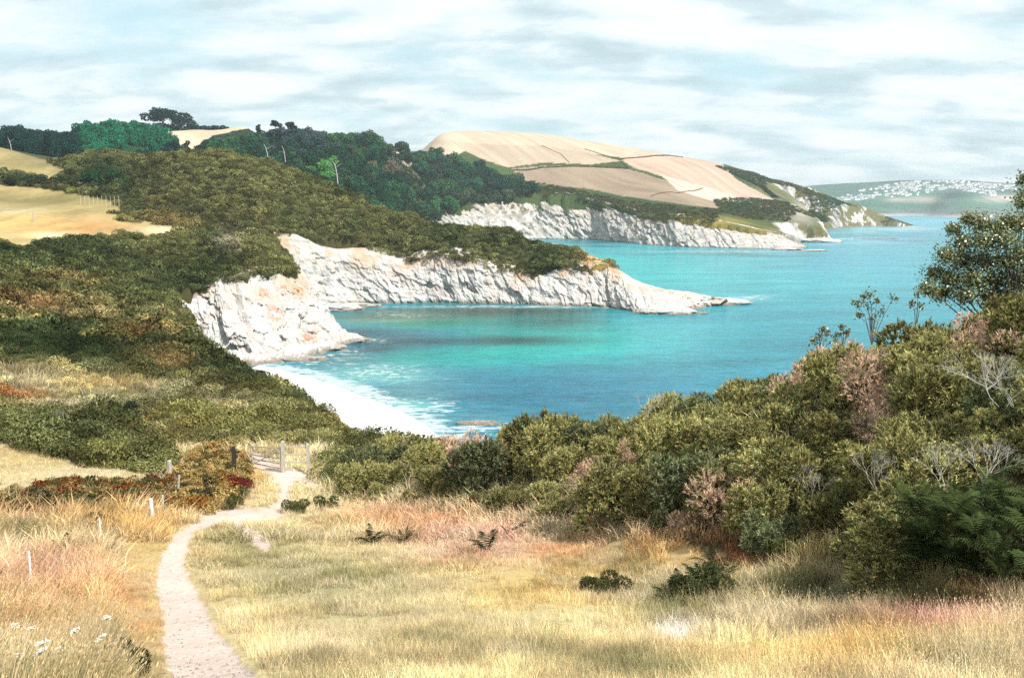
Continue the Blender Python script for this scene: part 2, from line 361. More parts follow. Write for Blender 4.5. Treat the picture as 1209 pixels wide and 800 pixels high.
def mat_sand(name, c1, c2, sc=0.25):
    m, nt = newmat(name); p = pos(nt)
    n = noise(nt, mapping(nt, p, (1, 2.2, 1), rot=(0, 0, R(-25))), sc, 7, 0.65); n2 = noise(nt, p, 5.0, 3, 0.6)
    c = ramp(nt, mathn(nt, 'ADD', mathn(nt, 'MULTIPLY', n, 0.8), mathn(nt, 'MULTIPLY', n2, 0.2)), [(0.33, c1), (0.58, c2)])
    out(nt, bsdf(nt, c, 0.9, 0.15, bump(nt, mathn(nt, 'ADD', n, mathn(nt, 'MULTIPLY', n2, 0.1)), 0.3, 0.6))); return m
M_ground = mat_ground(); M_cliff = mat_cliff(); M_sea = mat_sea()
M_leaf = mat_leaf('gorse_and_heath_foliage', 0.2); M_grass = mat_leaf('meadow_grass_blades', 0.35); M_tree = mat_leaf('broadleaf_tree_foliage', 0.2)
M_gloss = mat_leaf('glossy_shrub_leaves', 0.2, 0.05, 0.35)
M_bark = mat_plain('grey_brown_bark', (0.12, 0.10, 0.08), 0.9, 0.4, 3.0)
M_palebark = mat_plain('bleached_pale_bark', (0.40, 0.39, 0.36), 0.85, 0.25, 3.0)
M_wood = mat_plain('weathered_grey_timber', (0.40, 0.36, 0.30), 0.85, 0.35, 6.0, stretch=(6, 6, 0.6))
M_dark = mat_plain('dark_creosoted_timber', (0.045, 0.032, 0.028), 0.8, 0.35, 6.0, stretch=(6, 6, 0.6))
M_white = mat_plain('white_painted_post', (0.72, 0.73, 0.74), 0.6, 0.1, 9.0)
M_wire = mat_plain('galvanised_fence_wire', (0.35, 0.36, 0.37), 0.5, 0.2, 20.0)
M_petal = mat_plain('white_flower_petals', (0.66, 0.67, 0.62), 0.8, 0.15, 30.0, bmp=0.001)
M_stalk = mat_plain('straw_coloured_stalk', (0.42, 0.36, 0.17), 0.8, 0.3, 20.0, bmp=0.001)
M_twig = mat_plain('bleached_dead_twigs', (0.50, 0.47, 0.43), 0.9, 0.25, 5.0)
M_sand = mat_sand('pale_beach_sand', (0.60, 0.60, 0.58), (0.80, 0.79, 0.765))
M_pathm = mat_sand('trodden_dusty_path', (0.60, 0.53, 0.47), (0.72, 0.65, 0.59), 1.2)
M_wall = mat_plain('white_rendered_house_wall', (0.74, 0.74, 0.73), 0.8, 0.1, 0.5)
M_roof = mat_plain('slate_grey_house_roof', (0.24, 0.25, 0.28), 0.7, 0.25, 0.5)
# ------------------------------------------------------------------ what grows where (regions traced on the land)
def blobs(px, py, base, lst):
    """blend colours of ground cover patches; lst of (px,py,rx,ry,colour,weight)"""
    c = np.broadcast_to(base, (px.size, 3)).copy()
    for bx, by, rx, ry, colr, w in lst:
        d = ((px - bx) / rx) ** 2 + ((py - by) / ry) ** 2
        k = np.clip(np.exp(-d * 1.1) * w, 0, 1)[:, None]
        c = c * (1 - k) + np.asarray(colr) * k
    return c
G = dict(straw=C(232,214,164,.74), gold=C(226,192,122,.7), orange=C(222,168,112,.7), pink=C(232,190,168,.74), pale=C(240,226,184,.66), ggreen=C(168,166,118,.66), dgreen=C(92,100,52,.6),
         olive=C(100,101,62,.62), dark=C(60,62,40,.6), rust=C(160,84,44,.62), brown=C(126,100,66,.62), teal=C(24,92,72,.6), sand=C(250,236,222,.62), fieldtan=C(206,182,156,.6), fieldgold=C(208,184,128,.55))
MEADOW = [(640,650,150,20,C(222,160,126,.66),.7),(480,612,70,12,C(216,140,84,.62),.8),(720,600,60,14,C(214,150,118,.62),.6),(820,640,60,12,C(222,160,100,.64),.7),(1080,745,90,16,C(226,170,140,.64),.7),(60,620,90,16,C(214,150,90,.62),.6),(30,760,60,40,C(206,140,70,.6),.6),(150,640,50,22,C(206,160,70,.6),.6),(160,700,60,60,C(216,190,140,.62),.5),(100,720,150,110,G['orange'],.6),(40,680,90,40,G['pink'],.55),(60,650,120,25,G['straw'],.7),(150,640,60,30,G['gold'],.8),(110,775,60,30,G['gold'],.8),(130,790,50,22,G['dgreen'],.8),
 (340,680,110,45,G['ggreen'],.75),(470,690,110,40,G['ggreen'],.6),(300,640,60,20,G['ggreen'],.6),(460,620,80,22,G['orange'],.8),(560,640,90,22,G['pink'],.8),(400,640,60,20,G['straw'],.6),
 (640,690,110,30,G['gold'],.7),(700,610,70,14,G['pink'],.7),(740,660,120,20,G['gold'],.6),(880,655,40,18,C(205,140,96,.62),.95),(960,650,50,18,G['gold'],.6),(470,790,150,40,G['straw'],.7),
 (600,760,130,30,G['ggreen'],.45),(1000,705,150,26,G['dgreen'],.95),(1150,720,120,26,G['dgreen'],.95),(950,740,120,22,G['pale'],.7),(1120,745,90,16,G['pink'],.8),(1000,775,150,25,G['gold'],.7),
 (790,715,60,26,G['ggreen'],.8),(1180,700,40,14,G['orange'],.7),(760,790,120,18,G['ggreen'],.7),(300,600,80,10,G['pale'],.8),(380,770,60,20,G['pale'],.7),(800,745,28,9,G['sand'],.9),
 (260,560,60,45,G['gold'],.85),(240,580,40,20,G['orange'],.7),(60,600,110,20,G['olive'],.7),(60,585,130,12,G['rust'],.5),(30,640,60,10,G['dgreen'],.8),(110,560,120,12,G['pale'],.6),(420,590,60,12,G['straw'],.5)]
HEATH = [(150,374,50,4,C(190,170,120,.6),.8),(60,436,80,4,C(200,184,130,.6),.85),(200,455,50,5,C(196,176,124,.6),.8),(300,470,50,5,C(190,172,110,.6),.7),(330,504,60,4,C(200,186,130,.6),.7),(180,396,40,4,C(180,150,100,.6),.7),(30,380,60,4,C(170,156,100,.6),.7),(90,330,60,4,C(160,144,90,.6),.6),(70,410,110,26,C(66,76,48,.5),.9),(280,432,60,26,C(70,80,50,.5),.9),(110,520,120,26,C(84,90,58,.55),.9),(120,345,90,14,C(72,80,48,.5),.8),(290,505,80,14,C(130,124,70,.6),.85),(250,485,60,7,C(216,196,150,.6),.8),(40,365,70,5,C(170,146,100,.6),.9),(100,384,40,6,C(176,150,108,.6),.9),(140,404,30,5,C(170,140,90,.6),.8),(130,452,50,6,C(196,180,120,.6),.85),(60,462,50,4,C(226,208,160,.64),.95),(190,520,40,6,C(150,140,90,.6),.6),(225,540,30,8,C(200,180,120,.6),.7),(330,522,60,6,C(180,170,116,.6),.6),(60,300,120,14,C(78,84,52,.55),.7),(240,310,60,16,C(74,78,46,.5),.7),(30,450,70,10,G['straw'],.7),(90,480,60,8,G['pale'],.8),(20,470,50,10,G['rust'],.7),(110,385,45,10,G['brown'],.6),(160,405,26,8,G['rust'],.35),(40,362,60,8,G['brown'],.8),(110,470,70,10,G['ggreen'],.7),
 (230,470,60,12,G['brown'],.6),(255,478,16,6,G['pale'],.7),(165,500,26,4,G['rust'],.55),(190,432,30,8,G['orange'],.6),(130,455,50,8,G['gold'],.6),(180,465,30,12,G['pale'],.5),(320,470,12,50,G['rust'],0),
 (375,482,14,6,G['rust'],.7),(345,455,8,5,G['rust'],.7),(400,505,14,8,G['orange'],.8),(300,500,70,20,G['olive'],.6),(210,520,50,14,G['brown'],.3),(90,312,14,8,G['olive'],.9),(60,335,60,8,G['brown'],.5),
 (140,555,80,12,G['pale'],.0),(230,265,60,10,G['brown'],.4),(170,250,30,8,G['olive'],.8),(270,285,12,12,C(190,175,150,.6),.9),(190,255,40,20,G['brown'],.35),(540,318,50,8,G['olive'],.5),(700,310,20,8,G['gold'],.7),(160,205,60,20,G['dark'],.7),(120,205,30,15,C(40,66,42,.6),.9),(40,215,60,8,C(44,56,36,.6),.9)]
R_path = [[(300,802),(200,802),(194,760),(191,720),(184,690),(186,668),(197,645),(205,630),(228,617),(268,607),(318,598),(330,590),(326,575),(318,562),(300,552),(280,540),(282,530),(300,530),(345,552),(368,560),(384,575),(378,584),(366,572),(348,566),(344,580),(346,592),(330,604),(300,612),(262,617),(230,627),(221,645),(219,668),(228,690),(240,712),(254,738),(276,765)]]
R_path += [[(288,640),(278,628),(268,616),(300,622),(322,640),(318,652)]]
R_smallfield = [(-200,515),(0,522),(60,540),(130,552),(190,560),(190,575),(120,572),(60,578),(0,590),(-200,610)]
R_golden = [(-300,262),(0,252),(60,240),(120,238),(150,246),(140,262),(175,262),(215,270),(200,278),(120,279),(60,286),(0,296),(-300,330)]
R_field2 = [(-300,205),(0,218),(40,221),(90,229),(140,238),(130,247),(70,247),(0,256),(-300,270)]
R_field3 = [(-300,150),(0,174),(30,182),(60,192),(78,200),(66,214),(30,205),(0,200),(-300,185)]
def anyin(px, py, polys):
    r = np.zeros(px.shape, bool)
    for q in polys: r |= inpoly(px, py, q)
    return r
def classify(px, py, Y):
    """0 meadow grass, 1 heath scrub, 2 bare path, 3 mown field, 4 wood, 5 far grass slope, 6 bramble bank, 7 gorse"""
    k = np.zeros(px.shape, int)
    front = 592 + 0 * px
    edge = np.interp(px, [0,380,420,500,600,700,800,900,1000,1100,1209,1400], [560,560,600,595,604,628,642,662,682,700,730,760])
    k[(Y < 62) & (py < edge) & (px > 385)] = 7
    k[(Y >= 62) & (px > 385) & (Y < 100)] = 7
    k[(Y >= 49) & (px <= 385)] = 1
    k[(Y >= 100)] = 1
    k[(Y < 90) & (px > 200) & (px < 385) & (py > 528) & (py < 620)] = 0
    bank = inpoly(px, py, [(-200,600),(0,590),(40,580),(100,568),(150,572),(190,575),(212,560),(225,540),(262,525),(290,545),(290,575),(282,600),(240,606),(190,602),(120,606),(60,612),(0,616),(-200,640)]) & (Y < 62)
    k[bank] = 6
    k[inpoly(px, py, R_smallfield) & (Y < 65)] = 3
    k[inpoly(px, py, R_golden) & (Y > 270) & (Y < 460)] = 3
    k[inpoly(px, py, R_field2) & (Y > 330) & (Y < 520)] = 3
    k[inpoly(px, py, R_field3) & (Y > 420) & (Y < 640)] = 3
    k[Y > 600] = 5
    k[anyin(px + 9 * fbm(Y * 2.2, px * .03, o=4, seed=201) * np.clip(14 / Y, .5, 1.6), py, R_path) & (Y < 62)] = 2
    k[(np.hypot((px - 275) / 66, (py - 609) / 11) + .75 * fbm(px * .1, py * .2, seed=203) < .8)] = 2
    return k
WOOD = [(250,160),(290,152),(340,152),(400,156),(450,160),(500,166),(560,180),(600,205),(628,228),(600,236),(560,240),(520,246),(500,262),(470,268),(440,275),(300,250),(200,235),(230,190)]
def groundcol(x, Y, z):
    px, py = proj(x, Y, z); px = px.ravel(); py = py.ravel(); Yr = Y.ravel(); xr = x.ravel()
    k = classify(px, py, Yr)
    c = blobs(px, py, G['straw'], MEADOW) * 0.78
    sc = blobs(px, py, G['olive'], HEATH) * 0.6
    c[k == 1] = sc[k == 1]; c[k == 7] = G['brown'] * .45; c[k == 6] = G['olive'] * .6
    c[k == 2] = (0.53, 0.415, 0.355)
    f = blobs(px, py, G['fieldgold'], [(100,560,60,10,G['pale'],.9),(0,575,60,16,G['pale'],.8),(30,262,80,12,G['gold'],.7),(100,268,60,8,C(226,170,110,.6),.8),(60,278,20,4,G['pale'],.9),(190,272,30,5,G['pale'],1),(60,236,120,12,C(160,148,96,.5),.95),(30,190,80,18,C(166,152,104,.5),.95),(20,248,40,5,G['pale'],.4)])
    f *= (1 + 0.25 * fbm(xr * 0.25, Yr * 0.05, o=4, seed=31) + .35 * fbm(xr * .06, Yr * .03, o=5, seed=32))[:, None]
    c[k == 3] = f[k == 3] * 0.95
    # far land: fields, wood floor, grassy slopes
    far = k == 5
    fc = np.broadcast_to(C(74, 92, 50, .6), (px.size, 3)).copy()
    tan = C(222,200,176,.56); tan2 = C(196,178,154,.52); tan3 = C(180,158,136,.52)
    FF = [([(440,140),(470,120),(560,120),(600,120),(650,130),(700,150),(760,160),(800,184),(740,187),(700,182),(640,172),(560,170),(530,190),(440,200)], tan),
          ([(530,166),(560,170),(640,172),(700,182),(735,190),(700,194),(640,192),(600,198),(570,188),(545,176)], C(200,180,158,.6)),
          ([(605,199),(640,196),(700,196),(745,200),(790,215),(850,232),(848,246),(810,242),(740,232),(690,222),(640,218),(615,214)], tan3),
          ([(735,189),(780,160),(850,190),(870,212),(915,236),(905,246),(850,234),(800,214),(752,199)], C(206,180,160,.62)),
          ([(780,206),(850,225),(890,240),(850,240),(800,225)], C(226,204,186,.62)),
          ([(180,150),(300,148),(300,160),(270,163),(240,165),(262,172),(240,182),(215,176),(208,162),(185,160)], C(226,200,170,.62)),
          ([(155,172),(168,168),(168,184),(155,184)], tan)]
    for poly, cc in FF:
        mm = inpoly(px + 3 * fbm(xr * .02, Yr * .02, seed=41), py, poly); fc[mm] = cc
    st = 1 + 0.16 * vn(xr * 0.10 + Yr * 0.05, Yr * 0.01, seed=8) + 0.10 * fbm(xr * .02, Yr * .02, seed=12)
    fc = fc * st[:, None]
    def bl(l, b): return blobs(px, py, b, l)
    hl = [(820,262,60,8,C(170,150,70,.6),.95),(880,275,50,6,C(180,156,80,.6),.95),(760,262,60,6,C(84,84,36,.6),.8),(700,238,60,8,C(60,84,50,.6),.8),(892,240,26,10,C(40,84,52,.6),.95),(860,250,40,5,C(60,72,48,.6),.6),
          (985,245,24,16,C(30,92,60,.6),.95),(925,222,30,10,C(150,140,110,.6),.7),(1020,256,22,8,C(150,130,96,.6),.8),(880,206,40,5,C(50,84,50,.6),.8),(945,250,20,18,C(196,186,172,.62),.8),(930,240,14,10,C(90,100,60,.6),.7),(905,225,30,8,C(120,120,80,.6),.7)]
    m2 = far & (fc[:, 0] < 0.12)
    fb = bl(hl, C(74, 92, 50, .6)); fb *= (1 + 0.5 * fbm(xr * .03, Yr * .03, o=5, seed=44))[:, None]
    fc[m2] = fb[m2]
    w = inpoly(px, py, WOOD) & (Yr < 1180); fc[w] = C(30, 60, 40, .5)
    fc[(px < 190) & (py > 155) & (Yr < 1000)] = C(36, 80, 50, .5)
    c[far] = fc[far]
    return np.clip(c, 0.01, 0.85), k
_rp = np.array([(wx(a, b, 285), b) for a, b in RIM if b >= 1015])
def rimdist(x, y):
    x = np.asarray(x, float); y = np.asarray(y, float); d = np.full(x.shape, 1e9)
    for a, b in zip(_rp[:-1], _rp[1:]):
        e = b - a; t_ = np.clip(((x - a[0]) * e[0] + (y - a[1]) * e[1]) / (e @ e), 0, 1); d = np.minimum(d, np.hypot(x - a[0] - t_ * e[0], y - a[1] - t_ * e[1]))
    return d
TS = wx(905, 1000, 285) / 1000
def headcap(x, Y, Z):
    d = rimdist(x, Y); k = 1.25 + .9 * fbm(x * .022, Y * .008, o=4, seed=121)
    cap = d * np.clip(k, .35, 2.4) + 1.5 * fbm(x * .15, Y * .05, seed=122) - 1.0
    act = sstep(12, -3, Z - cap) if False else np.clip((Z - cap + 5) / 8, 0, 1)
    return np.minimum(Z, cap) + act * 2.5 * (1 - np.abs(fbm(x * .08 + Z * .05, Y * .02, o=3, seed=123)) * 2), act
def build_land(name, y0, y1, nr, nc, tmin, tmax, **props):
    t = np.linspace(tmin, tmax, nc); ys = np.exp(np.linspace(math.log(y0), math.log(y1), nr))
    Y = np.repeat(ys[:, None], nc, 1); X = t[None, :] * Y
    Z = zland(X, Y); col, k = groundcol(X, Y, Z)
    if tmin > .2:
        Z, act = headcap(X, Y, Z); a_ = act.ravel(); xr, yr, zr = X.ravel(), Y.ravel(), Z.ravel()
        rk = np.array((.46, .44, .41)) * (0.75 + 1.1 * fbm(xr * .10 + zr * .08, zr * .05 + yr * .02, o=5, seed=131))[:, None]
        rk = np.where((fbm(xr * .05, yr * .02, zr * .06, o=5, seed=133) > .05)[:, None], C(120,116,76,.6), rk); rk[zr < 2.2] = (.16, .15, .14)
        f_ = np.clip(a_ * 1.5 + .5 * fbm(xr * .05, yr * .03, o=3, seed=134) - .15, 0, 1)[:, None]; col = np.clip(col * (1 - f_) + rk * f_, .02, .8)
    ins = inpoly(X, Y, RIMW)
    zz = np.where(ins, Z, np.minimum(Z, -9.0))
    kk = k.reshape(X.shape); zz = zz - np.where(kk == 2, 0.05, 0)
    v = np.stack([X, Y, zz], -1).reshape(-1, 3); f = grid_faces(nr, nc)
    keep = ins.ravel()[f].any(1); f = f[keep]
    me = mesh_np(name, v, f, [M_ground], True, col)
    return ob(name, me, **props)
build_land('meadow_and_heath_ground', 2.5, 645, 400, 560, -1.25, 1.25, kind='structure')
build_land('far_hills', 612, 2900, 400, 560, -1.0, TS, kind='structure')
build_land('second_headland', 985, 2900, 420, 380, TS, 0.50, kind='structure')

# ------------------------------------------------------------------ sea, beach
t = np.tan(np.linspace(-0.93, 0.93, 420)); ys = np.concatenate([np.exp(np.linspace(math.log(110), math.log(2600), 330)), np.exp(np.linspace(math.log(2700), math.log(16000), 40))])
Y = np.repeat(ys[:, None], len(t), 1); X = t[None, :] * Y
px, py = proj(X.ravel(), Y.ravel(), np.zeros(X.size)); xr, yr = X.ravel(), Y.ravel()
wob = fbm(xr * .02, yr * .01, o=4, seed=51)
pxx = px + 34 * wob; pyy = py + 9 * fbm(xr * .012, yr * .02, o=5, seed=55)
deep = C(66,146,184,.5); turq=C(0,160,172,.6); lite = C(90,196,212,.54); foamy = C(170,220,222,.6); kelp = C(30,92,100,.42); sandy = C(120,180,165,.5)
sc = blobs(pxx, pyy, C(72,172,196,.5), [
 (600,470,330,60,C(60,142,178,.5),.9),(760,400,120,26,C(76,194,208,.54),.8),(860,330,240,30,lite,.8),(700,320,150,30,C(60,200,206,.58),.85),(1000,300,120,20,C(100,182,208,.52),.8),
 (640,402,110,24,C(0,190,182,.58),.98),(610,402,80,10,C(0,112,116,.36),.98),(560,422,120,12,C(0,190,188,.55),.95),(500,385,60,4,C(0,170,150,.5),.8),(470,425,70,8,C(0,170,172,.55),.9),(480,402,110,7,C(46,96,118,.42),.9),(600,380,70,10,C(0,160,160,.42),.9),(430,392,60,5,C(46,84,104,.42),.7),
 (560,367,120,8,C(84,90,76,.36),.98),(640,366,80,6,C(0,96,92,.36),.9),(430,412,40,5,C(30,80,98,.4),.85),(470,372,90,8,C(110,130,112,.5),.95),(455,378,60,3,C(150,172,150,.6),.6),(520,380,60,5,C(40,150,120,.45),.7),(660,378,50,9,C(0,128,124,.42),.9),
 (440,445,70,14,C(150,208,210,.6),.9),(400,425,40,10,C(110,150,165,.5),.9),(480,465,70,14,C(118,160,178,.5),.85),(560,495,70,10,C(120,178,196,.5),.6),(480,480,40,10,foamy,.6),
 (720,286,70,4,C(40,130,140,.42),.9),(860,300,100,3,C(50,140,150,.42),.7),(1120,262,90,6,C(110,190,222,.6),.9),(1040,272,70,3,C(160,205,222,.52),.8),(1000,285,70,2,C(190,215,226,.6),.7),(1050,281,80,1.6,C(90,150,180,.42),.7)])
foam = np.zeros(px.size)
for bx, by, rx, ry, w in ((440,440,80,12,.5),(500,480,50,12,.65),(560,505,70,8,.7),(400,420,40,14,.5),(355,420,40,14,.8),(880,352,40,3,.7),(470,372,60,5,.35),(620,362,200,1.6,.8),(430,402,30,4,.5),(850,297,120,1.4,.6),(1060,270,70,2,.6),(1000,282,90,1.5,.7),(900,349,30,2,.5)):
    foam = np.maximum(foam, w * np.exp(-((px - bx) / rx) ** 2 - ((py - by) / ry) ** 2))
wl = [Psea(*q)[:2] for q in ((311,429),(369,441),(416,458),(455,473),(484,484),(505,498),(530,520))]
for i in range(len(wl) - 1):            # breaking edge along the beach
    a = np.array(wl[i]); b = np.array(wl[i + 1]); d = b - a; tt = np.clip(((xr - a[0]) * d[0] + (yr - a[1]) * d[1]) / (d @ d), 0, 1)
    dist = np.hypot(xr - a[0] - tt * d[0], yr - a[1] - tt * d[1]); foam = np.maximum(foam, np.exp(-(dist / 5.0) ** 2))
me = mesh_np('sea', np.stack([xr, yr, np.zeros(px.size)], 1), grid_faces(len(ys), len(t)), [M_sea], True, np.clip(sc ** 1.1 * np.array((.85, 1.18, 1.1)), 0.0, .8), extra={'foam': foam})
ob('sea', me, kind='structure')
me = mesh_np('seabed', [(-21500,-60,-14),(21500,-60,-14),(21500,16000,-14),(-21500,16000,-14)], [(0,1,2,3)], [M_sand]); ob('seabed', me, kind='structure')
def resample(p, n):
    p = np.array(p, float); s = np.linspace(0, len(p) - 1, n); i = np.minimum(s.astype(int), len(p) - 2); f = (s - i)[:, None]
    return p[i] * (1 - f) + p[i + 1] * f
def loft(rows, n, sub, disp=None):
    rr = [resample(r, n) for r in rows]; out_ = []
    for i in range(len(rr) - 1):
        for k in range(sub): out_.append(rr[i] + (rr[i + 1] - rr[i]) * k / sub)
    out_.append(rr[-1]); return np.array(out_)
# beach
front = [(*q, -0.25) for q in wl]
back = [P(250,430,225)[:2] + (3.0,), P(300,470,205)[:2] + (3.0,), P(350,500,180)[:2] + (3.2,), P(400,530,160)[:2] + (3.2,), P(440,550,150)[:2] + (3.2,), P(480,560,145)[:2] + (3.2,), P(540,580,140)[:2] + (3.2,)]
g = loft([front, back], 160, 60); g[..., 2] += 0.12 * fbm(g[..., 0] * .2, g[..., 1] * .2, seed=4)
wet = np.exp(-np.linspace(0, 1, g.shape[0]) / .06)[:, None] * np.ones(g.shape[:2]); bc = np.array((.64, .63, .605)) * (1 - .35 * wet[..., None]) * (1 + .30 * fbm(g[..., 0] * .10, g[..., 1] * .35, o=5, seed=6) + .10 * fbm(g[..., 0] * .02, g[..., 1] * .02, seed=7))[..., None]
me = mesh_np('beach_sand', g.reshape(-1, 3), grid_faces(g.shape[0], g.shape[1]), [M_ground], True, np.clip(bc.reshape(-1, 3), .1, .85)); ob('beach', me, kind='structure')

# ------------------------------------------------------------------ cliffs
def cliff(name, base, top, n, m, amp, seed, inward=(0, 9), lich=(), green=0.0, lean=0.42, freq=1.0, zb=-1.5, bulge=0.25):
    B = resample([(*( Psea(*q)[:2] if q[1] < 500 and len(q) == 2 else (wx(q[0], q[1], 380 if q[1] < 500 else 290), q[1])), zb) for q in base], n)
    T = resample([P(*q) for q in top], n)
    h = np.linspace(0, 1, m)[:, None]
    prof = h ** 0.85
    V = np.repeat(B[None], m, 0)
    V[..., 0] = B[None, :, 0] + (T - B)[None, :, 0] * prof; V[..., 1] = B[None, :, 1] + (T - B)[None, :, 1] * (h ** 1.25)
    V[..., 2] = B[None, :, 2] + (T - B)[None, :, 2] * h
    seg = np.gradient(B[:, :2], axis=0); L_ = np.concatenate([[0], np.cumsum(np.hypot(*(B[1:, :2] - B[:-1, :2]).T))])
    nrm = np.stack([seg[:, 1], -seg[:, 0]], 1); nrm /= np.linalg.norm(nrm, axis=1, keepdims=True) + 1e-9
    k = np.ones(21) / 21
    nrm = np.stack([np.convolve(np.pad(nrm[:, i], 10, 'edge'), k, 'valid') for i in (0, 1)], 1)
    u = (L_[None, :] + lean * (V[..., 2])) * freq; z = V[..., 2] * freq
    u = u + 5 * fbm(u * .03, z * .05, o=3, seed=seed + 41) + 1.2 * fbm(u * .2, z * .2, o=2, seed=seed + 42)
    rid = 1 - np.abs(fbm(u * .16, z * .035, o=3, seed=seed)) * 2.2
    fine = 1 - np.abs(fbm(u * .62, z * .11, o=3, seed=seed + 5)) * 2.0
    big = fbm(u * .035, z * .03, o=3, seed=seed + 9)
    notch = fbm(L_[None, :] * .09 * freq + 0 * z, z * 0.5, o=3, seed=seed + 2)
    env = np.sin(np.pi * np.clip(h * .86 + .10, 0, 1)) ** 0.5
    vf = 1 - np.abs(fbm(u * 1.5, z * .35, o=3, seed=seed + 31)) * 2.0
    crack = -np.clip(.16 - np.abs(fbm(u * .11 + 9, z * .05, o=3, seed=seed + 33)), 0, 1) * 9
    def blk(cu, cz, sd):
        a_ = u / cu + .5 * fbm(u * .2, z * .2, seed=sd); b_ = z / cz + .6 * fbm(u * .15, z * .3, seed=sd + 1) + .25 * u / cu
        return _h(np.floor(a_), np.floor(b_), np.zeros_like(a_), sd) * 2 - 1
    bk = blk(6.0, 7.0, seed + 51) * .55 + blk(2.6, 3.2, seed + 52) * .35 + blk(1.3, 1.8, seed + 53) * .16
    d = amp * (bk * .9 + rid * .07 + fine * .10 + vf * .10 + big * 1.25 + notch * .35 + crack * .5) * env
    V[..., 0] += nrm[None, :, 0] * d; V[..., 1] += nrm[None, :, 1] * d
    V[..., 2] += amp * .18 * fbm(u * .5, z * .5, seed=seed + 3) * env
    V[-1, :, 2] += amp * .25 * fbm(L_ * .3 * freq, L_ * 0, seed=seed + 1)
    # lip running back over the land
    lip = V[-1].copy(); lip[:, :2] -= nrm * inward[1]; 
    lip2 = V[-1].copy(); lip2[:, :2] -= nrm * inward[1] * .5
    for q, dz in ((lip2, .35), (lip, .15)):
        q[:, 2] = np.minimum(zland(q[:, 0], q[:, 1]) + dz, V[-1, :, 2] + 3)
    V = np.concatenate([V, lip2[None], lip[None]])
    hf = np.concatenate([np.repeat(h, n, 1), np.ones((2, n))])
    pxs, pys = proj(V[..., 0], V[..., 1], V[..., 2]); li = np.zeros(V.shape[:2])
    for bx, by, r in lich: li = np.maximum(li, np.exp(-((pxs - bx) / r) ** 2 - ((pys - by) / r) ** 2))
    gm = np.full(V.shape[:2], float(green)) if not callable(green) else green(pxs, pys)
    me = mesh_np(name, V.reshape(-1, 3), grid_faces(V.shape[0], n)[:, ::-1], [M_cliff], False, extra={'hfrac': hf.ravel(), 'lichen': li.ravel(), 'green': gm.ravel()})
    return ob(name, me, kind='structure')
# headland cliff (near cove), from the cove head out to the point and round its back
cliff('headland_cliff',
  [(383,364),(386,363),(390,361),(400,360),(415,358.5),(445,358),(482,358),(508,357),(533,357),(563,358),(593,358),(623,359),(664,361.5),(696,362),(722,363),(748,369),(778,371),(815,367),(862,358)],
  [(320,290,404),(333,281,413),(365,284,422),(385,297,433),(405,302,440),(440,300,443),(480,312,443),(505,300,442),(530,299,441),(560,308,440),(590,318,440),(620,322,439),(660,318,436),(690,313,434),(716,311,432),(740,326,429),(770,340,424),(810,344,420),(858,353,421)],
  900, 70, 1.9, 11, lich=((700,312,14),(615,322,10),(730,318,10)), green=0.08)
cliff('headland_back_cliff',
  [(864,357),(840,352),(800,347),(770,340),(745,332),(730,320),(700,309),(650,300),(560,295)],
  [(858,353,421),(810,344,425),(785,341,428),(765,336,432),(745,329,436),(728,318,440),(707,305,450),(680,296,458),(648,291,465)], 240, 24, 1.2, 15, inward=(0, 6))
cliff('cove_side_cliff',
  [(214,240,0),(220,262,0),(226,272,0),(240,280,0),(262,277,0),(290,274,0),(318,278,0),(345,286,0),(378,298,0),(409,311,0),(402,332,0),(388,356,0),(386,385,0),(392,418,0)],
  [(190,352,246),(193,356,268),(200,358,286),(220,355,296),(243,342,301),(256,330,305),(280,327,305),(305,323,308),(330,325,314),(353,331,329),(350,316,346),(342,302,368),(330,293,395),(322,288,404)],
  760, 90, 3.0, 23, lich=((308,348,6),(352,344,8),(332,340,6),(345,322,8),(325,370,10),(365,400,14)), lean=-0.1)
A_ = resample([(wx(a, b, 405), b, 2.6) for a, b in ((212,262),(226,270),(245,277),(268,273),(296,271),(322,274),(350,282),(380,292),(404,306),(404,322))], 260)
B_ = resample([(*Psea(a, b)[:2], -.5) for a, b in ((205,440),(232,437),(262,434),(292,433),(318,431),(345,427),(372,422),(395,412),(420,403),(416,396))], 260)
hh_ = np.linspace(0, 1, 50)[:, None, None]; V_ = A_[None] * (1 - hh_) + B_[None] * hh_; V_[..., 2] = V_[..., 2] + 1.5 * (_h(np.floor(V_[..., 0] / 3.1 + .6 * fbm(V_[..., 0] * .2, V_[..., 1] * .2)), np.floor(V_[..., 1] / 4.2 + .5 * fbm(V_[..., 0] * .15, V_[..., 1] * .2, seed=4)), np.zeros(V_.shape[:2]), 3) - .45) + .9 * fbm(V_[..., 0] * .5, V_[..., 1] * .4, o=4, seed=77)
ob('shore_rocks', mesh_np('shore_rocks', V_.reshape(-1, 3), grid_faces(50, 260)[:, ::-1], [M_cliff], False, extra={'hfrac': np.zeros(13000), 'lichen': np.zeros(13000), 'green': np.zeros(13000)}), kind='structure')
gr = lambda a, b: np.clip(0.35 + 0.9 * np.exp(-((a - 612) / 26) ** 2 - ((b - 244) / 10) ** 2) + .7 * np.exp(-((a - 680) / 22) ** 2 - ((b - 246) / 12) ** 2) + .3 * np.exp(-((a - 760) / 20) ** 2 - ((b - 262) / 10) ** 2), 0, 1)
